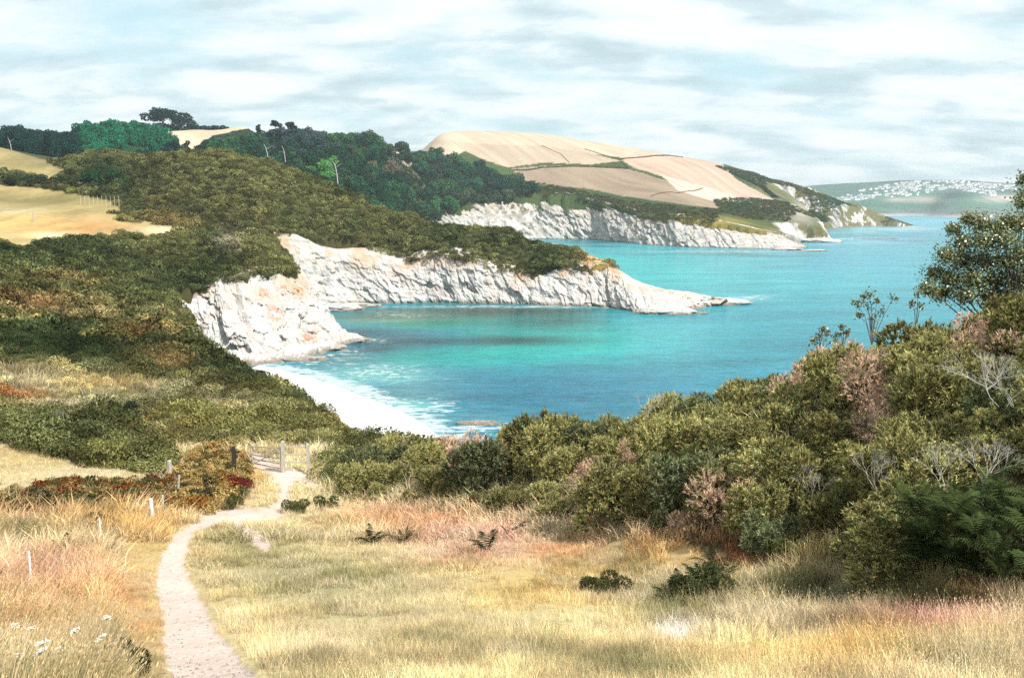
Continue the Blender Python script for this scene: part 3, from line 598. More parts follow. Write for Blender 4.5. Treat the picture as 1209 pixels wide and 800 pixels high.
cliff('far_cove_cliff',
  [(466,1178),(488,1186),(522,1200),(545,1216),(573,1238),(602,1265),(635,1287),(671,1283),(702,1262),(736,1165),(768,1090),(801,1040),(846,1011),(895,985),(925,990),(960,1003)],
  [(460,262,1195),(486,255,1204),(520,249,1225),(542,240,1240),(570,236,1270),(599,232,1310),(632,229,1320),(668,230,1310),(698,239,1304),(731,245,1245),(764,257,1166),(797,255,1105),(842,263,1070),(892,272,1050),(920,276,1046),(955,293,1020)],
  760, 46, 4.6, 33, green=gr, freq=.45, inward=(0, 14))
# ------------------------------------------------------------------ far side of the bay: the town on its hill
CT = [(1051,254.6,4250),(1100,250,4300),(1100,240,4500),(1131,256.6,3650),(1185,257.5,3560),(1160,250,3900),(1100,225,4900),(1160,225,4900),(1100,213.5,5400),(958,222,5400),(1018,218,5400),(1051,214.5,5400),
 (1140,213.5,5400),(1200,218,5400),(1320,224,5400),(990,240,4600),(950,246,4500),(1190,240,4300),(1135,228,4300),(1110,236,4350),(1170,240,4100),(1400,250,3900),(1320,256,3600),(1500,258,3500),(1045,236,4700),(1000,232,4900),(880,250,4700),(1500,236,5400),(1750,250,5200)]
q_ = []
for c in CT:
    x, Y_, z = P(*c); q_.append((x / Y_, Y_ / 3000.0, z / 100))
q_ += [(t_, 2.3, .8) for t_ in (.2, .5, .8, 1.1)] + [(.40, 4150 / 3000, -.1), (.48, 3500 / 3000, -.1), (.6, 3350 / 3000, -.1), (.8, 3300 / 3000, -.1), (1.1, 3200 / 3000, -.1)]
q_ = np.array(q_); _A3 = np.stack([q_[:, 0] * 3, q_[:, 1]], 1); _w3 = tps(_A3, q_[:, 2])
def ztown(x, Y):
    x = np.asarray(x, float); Y = np.asarray(Y, float)
    return rbf(_A3, _w3, x / Y * 3, Y / 3000.0).reshape(x.shape) * 100 + fbm(x * .004, Y * .004, o=4, seed=61) * 7
tt = np.linspace(.2, 1.15, 420); ys3 = np.linspace(3300, 6600, 170)
Y3 = np.repeat(ys3[:, None], 420, 1); X3 = tt[None, :] * Y3; Z3 = ztown(X3, Y3)
px, py = proj(X3.ravel(), Y3.ravel(), Z3.ravel())
c3 = blobs(px + 6 * fbm(X3.ravel() * .003, Y3.ravel() * .003, seed=3), py, C(60,140,112,.5), [
 (1050,214,90,3,C(44,90,84,.5),.9),(1150,214,120,3,C(40,84,86,.5),.95),(985,222,50,8,C(34,116,90,.5),.9),(1095,236,26,4,C(206,184,166,.6),.95),(1060,236,16,2.5,C(206,190,170,.6),.8),(1185,234,26,5,C(212,190,176,.6),.95),
 (1130,230,22,5,C(56,100,88,.5),.95),(1080,252,60,3,C(120,112,116,.5),.9),(1150,250,80,6,C(130,150,140,.55),.7),(1180,226,30,4,C(50,84,92,.5),.8),(1075,243,14,3,C(30,130,100,.5),.8),(1120,220,90,5,C(110,130,120,.5),.7)])
c3 = c3 * .75 + c3.mean(1, keepdims=True) * .32; c3 *= (1 + .35 * fbm(X3.ravel() * .01, Y3.ravel() * .01, o=5, seed=71))[:, None]
low = np.clip((14 - Z3.ravel()) / 10, 0, 1)[:, None]; c3 = c3 * (1 - low) + np.array((.30, .28, .28)) * low * (1 + .5 * fbm(X3.ravel() * .03, Y3.ravel() * .01, seed=2))[:, None]
ob('town_hill', mesh_np('town_hill', np.stack([X3.ravel(), Y3.ravel(), Z3.ravel()], 1), grid_faces(170, 420), [M_ground], True, np.clip(c3, .02, .8)), kind='structure')

def house_mesh(w, d, h, r, seed):
    b = MB(); b.box((0, 0, h / 2), (w, d, h), mi=0)
    o = .4; b.add([(-w/2-o,-d/2-o,h-.2),(w/2+o,-d/2-o,h-.2),(w/2+o,d/2+o,h-.2),(-w/2-o,d/2+o,h-.2),(-w/2-o,0,h+r),(w/2+o,0,h+r)], [(0,1,5,4),(2,3,4,5),(1,2,5),(3,0,4),(3,2,1,0)], 1)
    b.box((w*.25, .3, h + r), (1.2, 1.0, 2.4), mi=0)
    n = max(2, int(w / 4.5))
    for i in range(n):
        for zf in ((.28, .72) if h > 5 else (.5,)):
            b.box((-w/2 + (i + .5) * w / n, -d/2 - .04, h * zf), (1.6, .12, 1.5), mi=2)
    return b.mesh('house', [M_wall, M_roof, M_glass])
M_glass = mat_plain('dark_window_glass', (0.06, 0.08, 0.10), 0.15, 0.2, 1.0, 0.5)
HM = [house_mesh(w, d, h, r, 0) for w, d, h, r in ((20,11,8,3),(28,12,9,3.2),(18,13,11,3.4),(38,12,9,3),(24,12,7,3))]
TOWN = [(980,236),(1000,229),(1030,222),(1060,216),(1090,214),(1130,213),(1160,216),(1200,219),(1200,225),(1180,228),(1168,234),(1155,231),(1140,226),(1120,223),(1100,227),(1085,232),(1060,234),(1040,232),(1020,236),(1000,238)]
nh = 0; tries = 0
while nh < 285 and tries < 30000:
    tries += 1
    a = RNG.uniform(980, 1200); Yh = RNG.uniform(4150, 5350); x = wx(a, Yh, 225); z = float(ztown(np.array([x]), np.array([Yh]))[0]); p_ = proj(x, Yh, z)
    if not inpoly(np.array([p_[0]]), np.array([p_[1]]), TOWN)[0] or vn(np.array([x * .006]), np.array([Yh * .006]), seed=5)[0] < -.5: continue
    o = ob('house', HM[int(RNG.integers(5))], loc=(x, Yh, z - .5), label='small white house with grey roof in the far hillside town', category='house', group='white houses of the far town')
    o.rotation_euler = (0, 0, float(RNG.normal(0.2, .35))); o.scale = (.82,) * 3; nh += 1

# ------------------------------------------------------------------ foliage building blocks
def leafmesh(name, cen, nrm, size, aspect, mats, shade, quad=False, jit=.5, rng=RNG):
    """leaf-sized faces at points cen facing roughly nrm"""
    n = len(cen); nn = nrm + rng.normal(0, jit, (n, 3)); nn /= np.linalg.norm(nn, axis=1, keepdims=True) + 1e-9
    r = rng.normal(0, 1, (n, 3)); a = np.cross(nn, r); a /= np.linalg.norm(a, axis=1, keepdims=True) + 1e-9; b = np.cross(nn, a)
    s = size[:, None]
    if quad:
        v = np.stack([cen - a * s, cen - b * s * aspect, cen + a * s, cen + b * s * aspect], 1).reshape(-1, 3); k = 4
    else:
        v = np.stack([cen - a * s * .6, cen + b * s * aspect - a * s * .1, cen + a * s], 1).reshape(-1, 3); k = 3
    f = np.arange(n * k).reshape(n, k)
    return mesh_np(name, v, f, mats, False, np.repeat(shade, k, 0))
def lumpy(n, lobes, rng, flat=0.8):
    """points and normals on a crown made of several overlapping lobes (x,y,z,r)"""
    lo = np.array(lobes); wts = lo[:, 3] ** 2; i = rng.choice(len(lo), n * 2, p=wts / wts.sum())
    d = rng.normal(0, 1, (n * 2, 3)); d /= np.linalg.norm(d, axis=1, keepdims=True)
    r = lo[i, 3] * (1 + .10 * rng.normal(0, 1, n * 2)) * np.where(rng.random(n * 2) < .25, rng.uniform(.6, 1, n * 2), 1)
    c = lo[i, :3] + d * r[:, None] * np.array((1, 1, flat))
    ok = np.ones(n * 2, bool)
    for q in lo:
        dd = (c - q[:3]) / np.array((1, 1, flat)); ok &= (np.linalg.norm(dd, axis=1) > q[3] * .78)
    ok &= c[:, 2] > -.02
    c, d = c[ok][:n], d[ok][:n]; return c, d
def shades(n, rng, lo=.6, hi=1.45, warm=.05):
    s = rng.uniform(lo, hi, n)[:, None] * np.ones((1, 3)); w = rng.normal(0, warm, n)
    s[:, 0] *= 1 + w; s[:, 2] *= 1 - w; return np.clip(s, .2, 2.2)
def bush_mid(seed, n=520, leaf=.15):
    rng = np.random.default_rng(seed)
    lobes = [(rng.uniform(-.6, .6), rng.uniform(-.6, .6), rng.uniform(.1, .45), rng.uniform(.4, .65)) for _ in range(7)]
    c, d = lumpy(n, lobes, rng); sh = shades(len(c), rng, .35, 1.75, .05)
    return leafmesh('heath_bush', c, d, rng.uniform(.6, 1.3, len(c)) * leaf, .9, [M_leaf], sh, jit=.6, rng=rng)
def gorse_near(seed, sprigs=1900, dead=False):
    """bush of many spiky upright sprigs on lumpy lobes"""
    rng = np.random.default_rng(seed)
    lobes = [(rng.uniform(-.85, .85), rng.uniform(-.85, .85), rng.uniform(.10, 1.15), rng.uniform(.20, .42)) for _ in range(22)]
    c, d = lumpy(sprigs, lobes, rng, 1.0); n = len(c)
    d = d + np.array((0, 0, .55)); d /= np.linalg.norm(d, axis=1, keepdims=True)
    V = []; Fc = []; Cc = []; per = 11
    ln = rng.uniform(.10, .19, n); base = shades(n, rng, .4, 1.6, .05)
    for j in range(per):
        dj = d + rng.normal(0, .55, (n, 3)); dj /= np.linalg.norm(dj, axis=1, keepdims=True)
        st = c + d * (rng.uniform(-.3, .7, n) * ln)[:, None]
        side = np.cross(dj, rng.normal(0, 1, (n, 3))); side /= np.linalg.norm(side, axis=1, keepdims=True) + 1e-9
        w = (.017 if not dead else .010) * rng.uniform(.8, 1.5, n)
        l = ln * rng.uniform(.45, .9, n)
        V.append(np.stack([st - side * w[:, None], st + side * w[:, None], st + dj * l[:, None]], 1)); Cc.append(np.stack([base * .62, base * .62, base * 1.3], 1))  # shade contrast put into the colour: dark spine bases, bright tips
    V = np.concatenate(V).reshape(-1, 3); Cc = np.concatenate(Cc).reshape(-1, 3)
    return mesh_np('foliage', V, np.arange(len(V)).reshape(-1, 3), [M_leaf], False, Cc)
def stems_mesh(seed, mat, n=9, h=1.0):
    rng = random.Random(seed); b = MB()
    for i in range(n):
        a = rng.uniform(0, 6.28); r = rng.uniform(.2, .75); p0 = Vector((math.cos(a) * .12, math.sin(a) * .12, -.15)); p2 = Vector((math.cos(a) * r, math.sin(a) * r, rng.uniform(.5, .95) * h)); p1 = (p0 + p2) / 2 + Vector((rng.uniform(-.1, .1), rng.uniform(-.1, .1), -.05))
        b.tube([p0, p1, p2], [.022, .016, .006], 4)
    return b.mesh('stems', [mat])
def tuft(seed, n=16, h=.34, spread=.16, lean=.25, w=.007, heads=.25, curl=.5):
    rng = np.random.default_rng(seed); V = []; Fs = []; Cc = []
    for i in range(n):
        r = spread * math.sqrt(rng.random()); a = rng.uniform(0, 6.28); bx, by = r * math.cos(a), r * math.sin(a)
        ang = a + rng.normal(0, .8); l = h * rng.uniform(.45, 1.15); ln = lean * rng.uniform(.2, 1.3)
        dx, dy = math.cos(ang) * ln, math.sin(ang) * ln
        p = [np.array((bx, by, -.03)), np.array((bx + dx * l * .35, by + dy * l * .35, l * .55)), np.array((bx + dx * l * (1 + curl), by + dy * l * (1 + curl), l * (1 - .25 * curl * ln * 2)))]
        fa = rng.uniform(0, 3.14); s = np.array((math.cos(fa), math.sin(fa), 0)) * w * rng.uniform(.7, 1.4)
        k = len(V); V += [p[0] - s, p[0] + s, p[1] - s * .8, p[1] + s * .8, p[2]]; Fs += [(k, k + 1, k + 3), (k, k + 3, k + 2), (k + 2, k + 3, k + 4)]
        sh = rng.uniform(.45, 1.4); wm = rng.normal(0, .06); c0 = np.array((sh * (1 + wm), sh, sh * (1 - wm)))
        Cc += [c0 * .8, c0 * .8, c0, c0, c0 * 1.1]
        if rng.random() < heads:
            k = len(V); q = p[2]; u = np.array((dx * .4, dy * .4, 1.0)); u /= np.linalg.norm(u); hs = .032 * rng.uniform(.7, 1.3)
            V += [q, q + s * .9 + u * hs * .5, q + u * hs, q - s * .9 + u * hs * .5]; Fs += [(k, k + 1, k + 2), (k, k + 2, k + 3)]; Cc += [c0 * 1.1 * np.array((1.05, 1, .95))] * 4
    return mesh_np('grass_tuft', np.array(V), np.array(Fs), [M_grass], False, np.clip(np.array(Cc), 0, 2.5))
def fern_mesh(seed, nf=9, L_=.75, mat=None):
    rng = np.random.default_rng(seed); V = []; Fs = []; Cc = []
    for i in range(nf):
        a = i / nf * 6.28 + rng.normal(0, .3); el = rng.uniform(.5, 1.2); l = L_ * rng.uniform(.7, 1.15); dirh = np.array((math.cos(a), math.sin(a), 0)); sd = np.array((-math.sin(a), math.cos(a), 0)); n = 15
        sh = rng.uniform(.7, 1.3)
        for j in range(n):
            t_ = (j + 1) / n; q = dirh * l * t_ * math.cos(el) * 1.05 + np.array((0, 0, l * (math.sin(el) * t_ - .45 * t_ ** 2)))
            wd = l * .34 * (1 - t_) ** .8 * min(1, t_ * 4) + .01
            for sg in (-1, 1):
                k = len(V); tip = q + sd * sg * wd + dirh * wd * .45 + np.array((0, 0, -.15 * wd + rng.normal(0, .01)))
                o_ = (dirh * math.cos(el) + np.array((0, 0, .3))) * l / n * .42
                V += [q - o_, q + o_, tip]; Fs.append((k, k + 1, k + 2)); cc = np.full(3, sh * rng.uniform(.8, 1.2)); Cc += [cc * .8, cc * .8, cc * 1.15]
    return mesh_np('fronds', np.array(V), np.array(Fs), [mat or M_leaf], False, np.array(Cc))
def scatter(name, protos, pt, rot, scl, tint, pid, **props):
    """uncountable ground cover: one object whose points carry small plants"""
    n = len(pt); me = bpy.data.meshes.new(name); me.vertices.add(n); me.vertices.foreach_set('co', np.asarray(pt, np.float32).ravel())
    for nm, ty, key, arr in (('rot', 'FLOAT_VECTOR', 'vector', rot), ('scl', 'FLOAT_VECTOR', 'vector', scl), ('pid', 'INT', 'value', pid)):
        a = me.attributes.new(nm, ty, 'POINT'); a.data.foreach_set(key, np.ascontiguousarray(arr, np.int32 if ty == 'INT' else np.float32).ravel())
    a = me.attributes.new('tint', 'FLOAT_COLOR', 'POINT'); c = np.ones((n, 4), np.float32); c[:, :3] = tint; a.data.foreach_set('color', c.ravel())
    col = bpy.data.collections.new(name + '_sprigs')
    for i, pm in enumerate(protos):
        po = bpy.data.objects.new('sprig_%02d' % i, pm); col.objects.link(po)
    ng = bpy.data.node_groups.new(name, 'GeometryNodeTree')
    ng.interface.new_socket('Geometry', in_out='INPUT', socket_type='NodeSocketGeometry'); ng.interface.new_socket('Geometry', in_out='OUTPUT', socket_type='NodeSocketGeometry')
    gi = N(ng, 'NodeGroupInput'); go = N(ng, 'NodeGroupOutput'); ip = N(ng, 'GeometryNodeInstanceOnPoints'); ci = N(ng, 'GeometryNodeCollectionInfo')
    ci.inputs['Collection'].default_value = col; ci.inputs['Separate Children'].default_value = True; ci.inputs['Reset Children'].default_value = True
    def na(nm, dt):
        q = N(ng, 'GeometryNodeInputNamedAttribute'); q.data_type = dt; q.inputs['Name'].default_value = nm; return q.outputs[0]
    L(ng, gi.outputs[0], ip.inputs['Points']); L(ng, ci.outputs[0], ip.inputs['Instance']); ip.inputs['Pick Instance'].default_value = True
    L(ng, na('pid', 'INT'), ip.inputs['Instance Index']); L(ng, na('rot', 'FLOAT_VECTOR'), ip.inputs['Rotation']); L(ng, na('scl', 'FLOAT_VECTOR'), ip.inputs['Scale'])
    L(ng, ip.outputs[0], go.inputs[0])
    o = ob(name, me, kind='stuff', **props); md = o.modifiers.new('plants', 'NODES'); md.node_group = ng
    return o
def hit(px, py, y0=4, y1=640):
    """where the sight line through this photo point first meets the land"""
    ys_ = np.exp(np.linspace(math.log(y0), math.log(y1), 1500)); b = (400 - py) / F; dy = cp + b * sp
    x = (px - 604.5) / F * ys_ / dy; zr = CAMZ + (-sp + b * cp) / dy * ys_; zl = zland(x, ys_)
    i = int(np.argmax(zl > zr)) if (zl > zr).any() else int(np.argmax((zl - zr) / ys_)); return Vector((x[i], ys_[i], zl[i]))
def jgrid(x0, x1, y0, y1, s, rng=RNG):
    gx, gy = np.meshgrid(np.arange(x0, x1, s), np.arange(y0, y1, s)); return (gx + rng.uniform(-.5, .5, gx.shape) * s).ravel(), (gy + rng.uniform(-.5, .5, gx.shape) * s).ravel()
def randrot(n, tilt=.15, rng=RNG): return np.stack([rng.normal(0, tilt, n), rng.normal(0, tilt, n), rng.uniform(0, 6.283, n)], 1)

# ------------------------------------------------------------------ meadow grass
PT = [tuft(i, 18, .34, .16, .30, .0050, .25) for i in range(5)] + [tuft(20 + i, 18, .24, .16, .9, .0055, .0, 1.0) for i in range(3)] + [tuft(40 + i, 13, .46, .14, .25, .0042, .7) for i in range(3)]
def meadow(n, y0, y1, seed, name, filt, hs, label):
    rng = np.random.default_rng(seed); t_ = rng.uniform(-.74, .80, n); Yg = np.exp(rng.uniform(math.log(y0), math.log(y1), n)); x = t_ * Yg
    z = zland(x, Yg); px, py = proj(x, Yg, z); k = classify(px, py, Yg)
    ok = filt(k, px, py, Yg, x, rng) & inpoly(x, Yg, RIMW)
    x, Yg, z, px, py, k = (a[ok] for a in (x, Yg, z, px, py, k)); m = len(x)
    c = blobs(px, py, G['olive'], HEATH) * 1.05 if y1 > 100 else blobs(px + 26 * fbm(x * .5, Yg * .35, seed=81), py + 9 * fbm(x * .4, Yg * .3, seed=83), G['straw'], MEADOW)
    c = c * (1 + .6 * fbm(x * .9, Yg * .6, o=4, seed=85))[:, None] * rng.uniform(.78, 1.2, (m, 1)); c[:, 0] *= 1 + rng.normal(0, .04, m)
    mgr = (fbm(x * .6, Yg * .4, o=4, seed=87) > .16) & (rng.random(m) < .6); c[mgr] = c[mgr] * .45 + G['ggreen'] * .5; pl_ = (fbm(x * .7 + 40, Yg * .5, o=4, seed=88) > .12); c[pl_] = c[pl_] * .5 + G['pale'] * .5; grn = np.clip((c[:, 1] - c[:, 0] * .80) * 4, 0, 1)
    u = rng.random(m); pid = np.where(u < .62, rng.integers(0, 5, m), np.where(u < .8, rng.integers(5, 8, m), rng.integers(8, 11, m)))
    left = (px < 190) & (py > 600)
    pe = np.interp(py, [590,605,617,627,645,668,690,712,738,765,802],[345,290,262,230,221,219,228,240,254,276,306]); pl = np.interp(py, [590,605,617,630,645,668,690,720,760,802],[318,270,228,205,197,186,184,191,194,198])
    closep = (((px > pl - 5) & (px < pe + 9 + .03 * (py - 600))) | ((px > pl - 50) & (px < pl) & (py > 640))) & (py > 600); pid = np.where(left & (u > .5), rng.integers(8, 11, m), pid)
    nearpath = anyin(px, py, [R_path[0]]) if False else np.zeros(m, bool)
    s = hs * (0.75 + .0125 * Yg) * rng.uniform(.6, 1.25, m) * np.where(left, 1.25, 1.0)
    s *= 1 - .45 * np.exp(-((px - 330) / 130) ** 2 - ((py - 615) / 22) ** 2)
    bare = (px > 130) & (px < 200) & (py > 640); s = np.where(bare, s * .45, s)
    s = np.where(closep, s * np.where(px < pl, .5, .36), s); s *= 1 - .5 * np.exp(-((px - 318) / 62) ** 2 - ((py - 590) / 34) ** 2); s *= 1 - .5 * np.exp(-((px - 480) / 360) ** 4) * (px > 200) * (py > 640); s *= 1 + .5 * fbm(x * .8, Yg * .5, o=3, seed=89)
    rot = randrot(m, .12, rng); 
    if True: rot[:, 1] += np.where(left, .35, .08); rot[:, 2] = np.where(left, rng.normal(0, .6, m), rot[:, 2])
    sc = np.stack([s * np.clip(Yg / 16, .9, 2.4), s * np.clip(Yg / 16, .9, 2.4), s], 1)
    keep = ~((fbm(x * .9, Yg * .55, o=4, seed=205) > .27) & (px > 190) & (Yg < 45) & (rng.random(m) < .85))
    x, Yg, z, rot, sc, c, pid = (a_[keep] for a_ in (x, Yg, z, rot, sc, c, pid))
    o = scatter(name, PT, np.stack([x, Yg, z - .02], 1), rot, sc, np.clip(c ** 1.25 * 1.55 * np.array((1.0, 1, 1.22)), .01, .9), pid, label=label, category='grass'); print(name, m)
    return o
meadow(112000, 6.0, 62, 101, 'meadow_grass', lambda k, px, py, Y, x, rng: ((k == 0) | ((k == 6) & (rng.random(len(k)) < .35)) | ((k == 7) & (rng.random(len(k)) < np.where(py > np.interp(px, [380,420,500,600,700,800,900,1000,1100,1209,1400], [560,560,600,595,604,628,642,662,682,700,730]) - 40, .6, .15)))), 1.0, 'dry straw and golden meadow grass growing in tufts around the path')
meadow(60000, 49, 130, 107, 'slope_grass', lambda k, px, py, Y, x, rng: (k == 1) & (rng.random(len(k)) < .6) & (blobs(px, py, G['olive'], HEATH).mean(1) > .14), 1.0, 'pale dry grass in the gaps of the scrub on the left slope')
meadow(16000, 42, 60, 103, 'field_grass', lambda k, px, py, Y, x, rng: (k == 3), .35, 'short pale dried grass of the small field')

# ------------------------------------------------------------------ heath and clifftop scrub (masses nobody could count)
PB = [bush_mid(200 + i) for i in range(7)] + [bush_mid(220 + i, 1500, .07) for i in range(3)]
def heath(name, y0, y1, sp_, x0, x1, rbase, label, cond, seed=0):
    rng = np.random.default_rng(seed); x, Yg = jgrid(x0, x1, y0, y1, sp_, rng)
    ok = (np.abs(x / Yg) < .66) & inpoly(x, Yg, RIMW); x, Yg = x[ok], Yg[ok]
    z = zland(x, Yg); px, py = proj(x, Yg, z); k = classify(px, py, Yg); ok = cond(k, px, py, Yg, x)
    x, Yg, z, px, py, k = (a[ok] for a in (x, Yg, z, px, py, k)); m = len(x)
    base = blobs(px + 12 * fbm(x * .09, Yg * .07, seed=91), py + 4 * fbm(x * .07, Yg * .06, seed=92), G['olive'], HEATH)
    lum = base.mean(1)
    var = fbm(x * .05, Yg * .03, o=4, seed=93); v2 = fbm(x * .4, Yg * .4, o=2, seed=94)
    c = base * (1 + .45 * var + .25 * v2)[:, None] * rng.uniform(.65, 1.3, (m, 1))
    odd = rng.random(m) < .06; c[odd] = c[odd] * np.array((1.35, 1.3, 1.15))
    bm_ = rng.random(m) < .33; c[bm_] *= .5; drk = (var < -.14)[:, None]; c = np.where(drk, c * np.array((.72, .82, .82)), c)  # some bushes tinted darker at random, standing in for deep shadow contrast
    s = rbase * rng.uniform(.5, 1.45, m) * (1 + .9 * fbm(x * .30 / rbase, Yg * .30 / rbase, seed=95)) * np.where(lum > .15, .42, 1)
    bigb = rng.random(m) < .045; s = np.where(bigb, s * 1.7, s); c[bigb] *= .8; sc = np.stack([s, s, s * np.where(bigb, .9, rng.uniform(.8, 1.5, m))], 1); print(name, m)
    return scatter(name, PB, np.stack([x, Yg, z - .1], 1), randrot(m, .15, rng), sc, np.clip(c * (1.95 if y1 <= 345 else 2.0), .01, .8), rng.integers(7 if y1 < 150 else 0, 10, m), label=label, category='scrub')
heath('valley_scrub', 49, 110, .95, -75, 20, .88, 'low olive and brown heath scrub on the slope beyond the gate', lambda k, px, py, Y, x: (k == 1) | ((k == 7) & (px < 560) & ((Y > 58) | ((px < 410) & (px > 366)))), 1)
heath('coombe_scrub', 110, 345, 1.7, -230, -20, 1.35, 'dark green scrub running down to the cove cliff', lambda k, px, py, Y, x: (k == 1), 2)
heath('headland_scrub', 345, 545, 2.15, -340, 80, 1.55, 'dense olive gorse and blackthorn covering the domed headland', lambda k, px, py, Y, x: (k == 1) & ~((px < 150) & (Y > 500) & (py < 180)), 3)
def bankf():
    rng = np.random.default_rng(5); x, Yg = jgrid(-30, -8, 34, 62, .42, rng); z = zland(x, Yg); px, py = proj(x, Yg, z); ok = (classify(px, py, Yg) == 6) | ((px < 130) & (py > 618) & (py < 646) & (py > 652 - px * .16 - 12) & (py < 652 - px * .16 + 4))
    x, Yg, z, px, py = (a[ok] for a in (x, Yg, z, px, py)); m = len(x)
    u = rng.random(m); c = np.where((u < .42)[:, None], G['olive'] * .9, np.where((u < .62)[:, None], G['gold'] * .55, np.where((u < .82)[:, None], C(150,108,60,.5), G['rust'] * .7)))
    g_ = (px > 205); c = np.where((g_ & (u > .3))[:, None], G['gold'] * .62, c); c = np.where((g_ & (u > .9))[:, None], C(180,124,62,.5), c)
    red = np.exp(-((px - 278) / 9) ** 2 - ((py - 578) / 8) ** 2) > .5; c[red] = C(140,60,58,.5)
    topred = (px < 190) & (py < 580) & (u > .5); c[topred & (rng.random(m) < .6)] = C(132,70,50,.5)
    drk = ((px > 40) & (px < 70) & (py > 590)) | (np.hypot((px - 245) / 14, (py - 585) / 12) < 1) | (py > 616); c[drk] = G['dark'] * .9
    s = .42 * rng.uniform(.6, 1.5, m); scatter('bramble_bank', PB, np.stack([x, Yg, z], 1), randrot(m, .2, rng), np.stack([s, s, s * 1.2], 1), np.clip(c, .01, .7), rng.integers(0, 10, m), label='rusty bracken and bramble bank beside the fence posts', category='bracken')
bankf()

# ------------------------------------------------------------------ gorse thicket on the near right slope: each bush a thing
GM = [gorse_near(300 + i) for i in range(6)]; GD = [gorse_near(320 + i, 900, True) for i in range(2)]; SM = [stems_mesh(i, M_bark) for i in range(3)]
def gorse_proto(fm, sm):
    t_ = thing('gorse_bush', '', 'gorse bush'); ob('foliage', fm, t_); ob('stems', sm, t_); return t_
GP = [gorse_proto(GM[i], SM[i % 3]) for i in range(6)]; GDP = [gorse_proto(GD[i], SM[i]) for i in range(2)]; used = set()
def put(proto, loc, rz, s, tint, label, group, sz=1.0):
    o = proto if id(proto) not in used else copy_tree(proto); used.add(id(proto))
    o.location = loc; o.rotation_euler = (0, 0, rz); o.scale = (s, s, s * sz); o['label'] = label
    if group: o['group'] = group
    elif 'group' in o.keys(): del o['group']
    for ch in o.children: ch['tint'] = [float(q) for q in tint]
    return o
DEADP = [(590,508,55,26),(560,530,30,18),(930,445,16,14),(985,450,16,20),(1000,410,14,12),(870,600,18,16),(820,590,14,12),(960,520,22,14),(1080,455,60,18),(1150,420,30,14),(1160,380,40,10),(640,520,30,10),(745,490,22,8),(765,540,18,14),(1060,445,50,13),(1115,352,60,8),(1060,475,40,12),(1110,410,24,10),(1190,425,24,10),(905,505,14,8),(880,560,16,10),(700,545,14,8)]
rng = np.random.default_rng(77); gx = []; 
for _ in range(90000):
    t_ = rng.uniform(-.22, .78); Yg = math.exp(rng.uniform(math.log(12.5), math.log(58))); x = t_ * Yg
    rad = .62 + .014 * Yg
    if any((x - a) ** 2 + (Yg - b) ** 2 < ((rad + r_) * .585) ** 2 for a, b, r_ in gx): continue
    gx.append((x, Yg, rad))
    if len(gx) > 1200: break
ga = np.array(gx); gz = zland(ga[:, 0], ga[:, 1]); gpx, gpy = proj(ga[:, 0], ga[:, 1], gz); gk = classify(gpx, gpy, ga[:, 1]); gi_ = inpoly(ga[:, 0], ga[:, 1], RIMW)
gv = fbm(ga[:, 0] * .55, ga[:, 1] * .4, o=2, seed=311)
ng_ = 0
for i in range(len(ga)):
    if gv[i] > .30 or gk[i] != 7 or not gi_[i] or gpx[i] > 1420 or gpx[i] < 404 or (gpx[i] > 1090 and gpy[i] > 690) or ng_ >= 292: continue
    x, Yg, r_ = ga[i]; ppx, ppy = gpx[i], gpy[i]; mpy = ppy - .8 * F / Yg
    dead = any(((ppx - a) / c) ** 2 + ((mpy - b) / (d + 4)) ** 2 < 1 for a, b, c, d in DEADP) and rng.random() < (.85 if ppx < 700 else .55)
    edge = np.interp(ppx, [380,420,500,600,700,800,900,1000,1100,1209,1400], [560,600,595,604,628,642,662,682,700,730,760])
    small = .62 if ppy > edge - 16 else 1.0
    s = r_ * rng.uniform(.62, 1.25) * (1.0 if dead else 1) * small * (.72 if ppx < 540 else 1.0)
    if dead: put(GDP[int(rng.integers(2))], (x, Yg, gz[i] - .05), rng.uniform(0, 6.28), s, C(226,192,164,.9) * rng.uniform(.75, 1.1), 'dead pinkish brown gorse bush among the green gorse thicket', 'dead gorse bushes in the thicket')
    else:
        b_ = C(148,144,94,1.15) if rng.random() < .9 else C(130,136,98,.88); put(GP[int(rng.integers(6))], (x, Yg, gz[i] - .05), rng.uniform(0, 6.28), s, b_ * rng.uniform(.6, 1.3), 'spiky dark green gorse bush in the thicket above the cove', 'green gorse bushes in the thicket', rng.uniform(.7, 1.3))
    ng_ += 1
print('gorse', ng_)
# ------------------------------------------------------------------ trees of the woods behind the headland
def crown_mesh(seed, n=1500, leaf=.115, kind=0):
    rng = np.random.default_rng(seed)
    if kind == 0: lobes = [(0, 0, .55, .42)] + [(rng.uniform(-.62, .62), rng.uniform(-.62, .62), rng.uniform(.25, .92), rng.uniform(.22, .42)) for _ in range(13)]
    elif kind == 1: lobes = [(rng.uniform(-.35, .35), rng.uniform(-.35, .35), rng.uniform(.2, 1.35), rng.uniform(.22, .38)) for _ in range(12)]
    else: lobes = [(rng.uniform(-.8, .8), rng.uniform(-.5, .5), rng.uniform(.85, 1.15), rng.uniform(.16, .28)) for _ in range(9)]
    c, d = lumpy(n, lobes, rng, .85); d[:, 2] += .25
    return leafmesh('crown', c, d, rng.uniform(.6, 1.4, len(c)) * leaf, .9, [M_tree], shades(len(c), rng, .6, 1.4, .08), jit=.45, rng=rng)
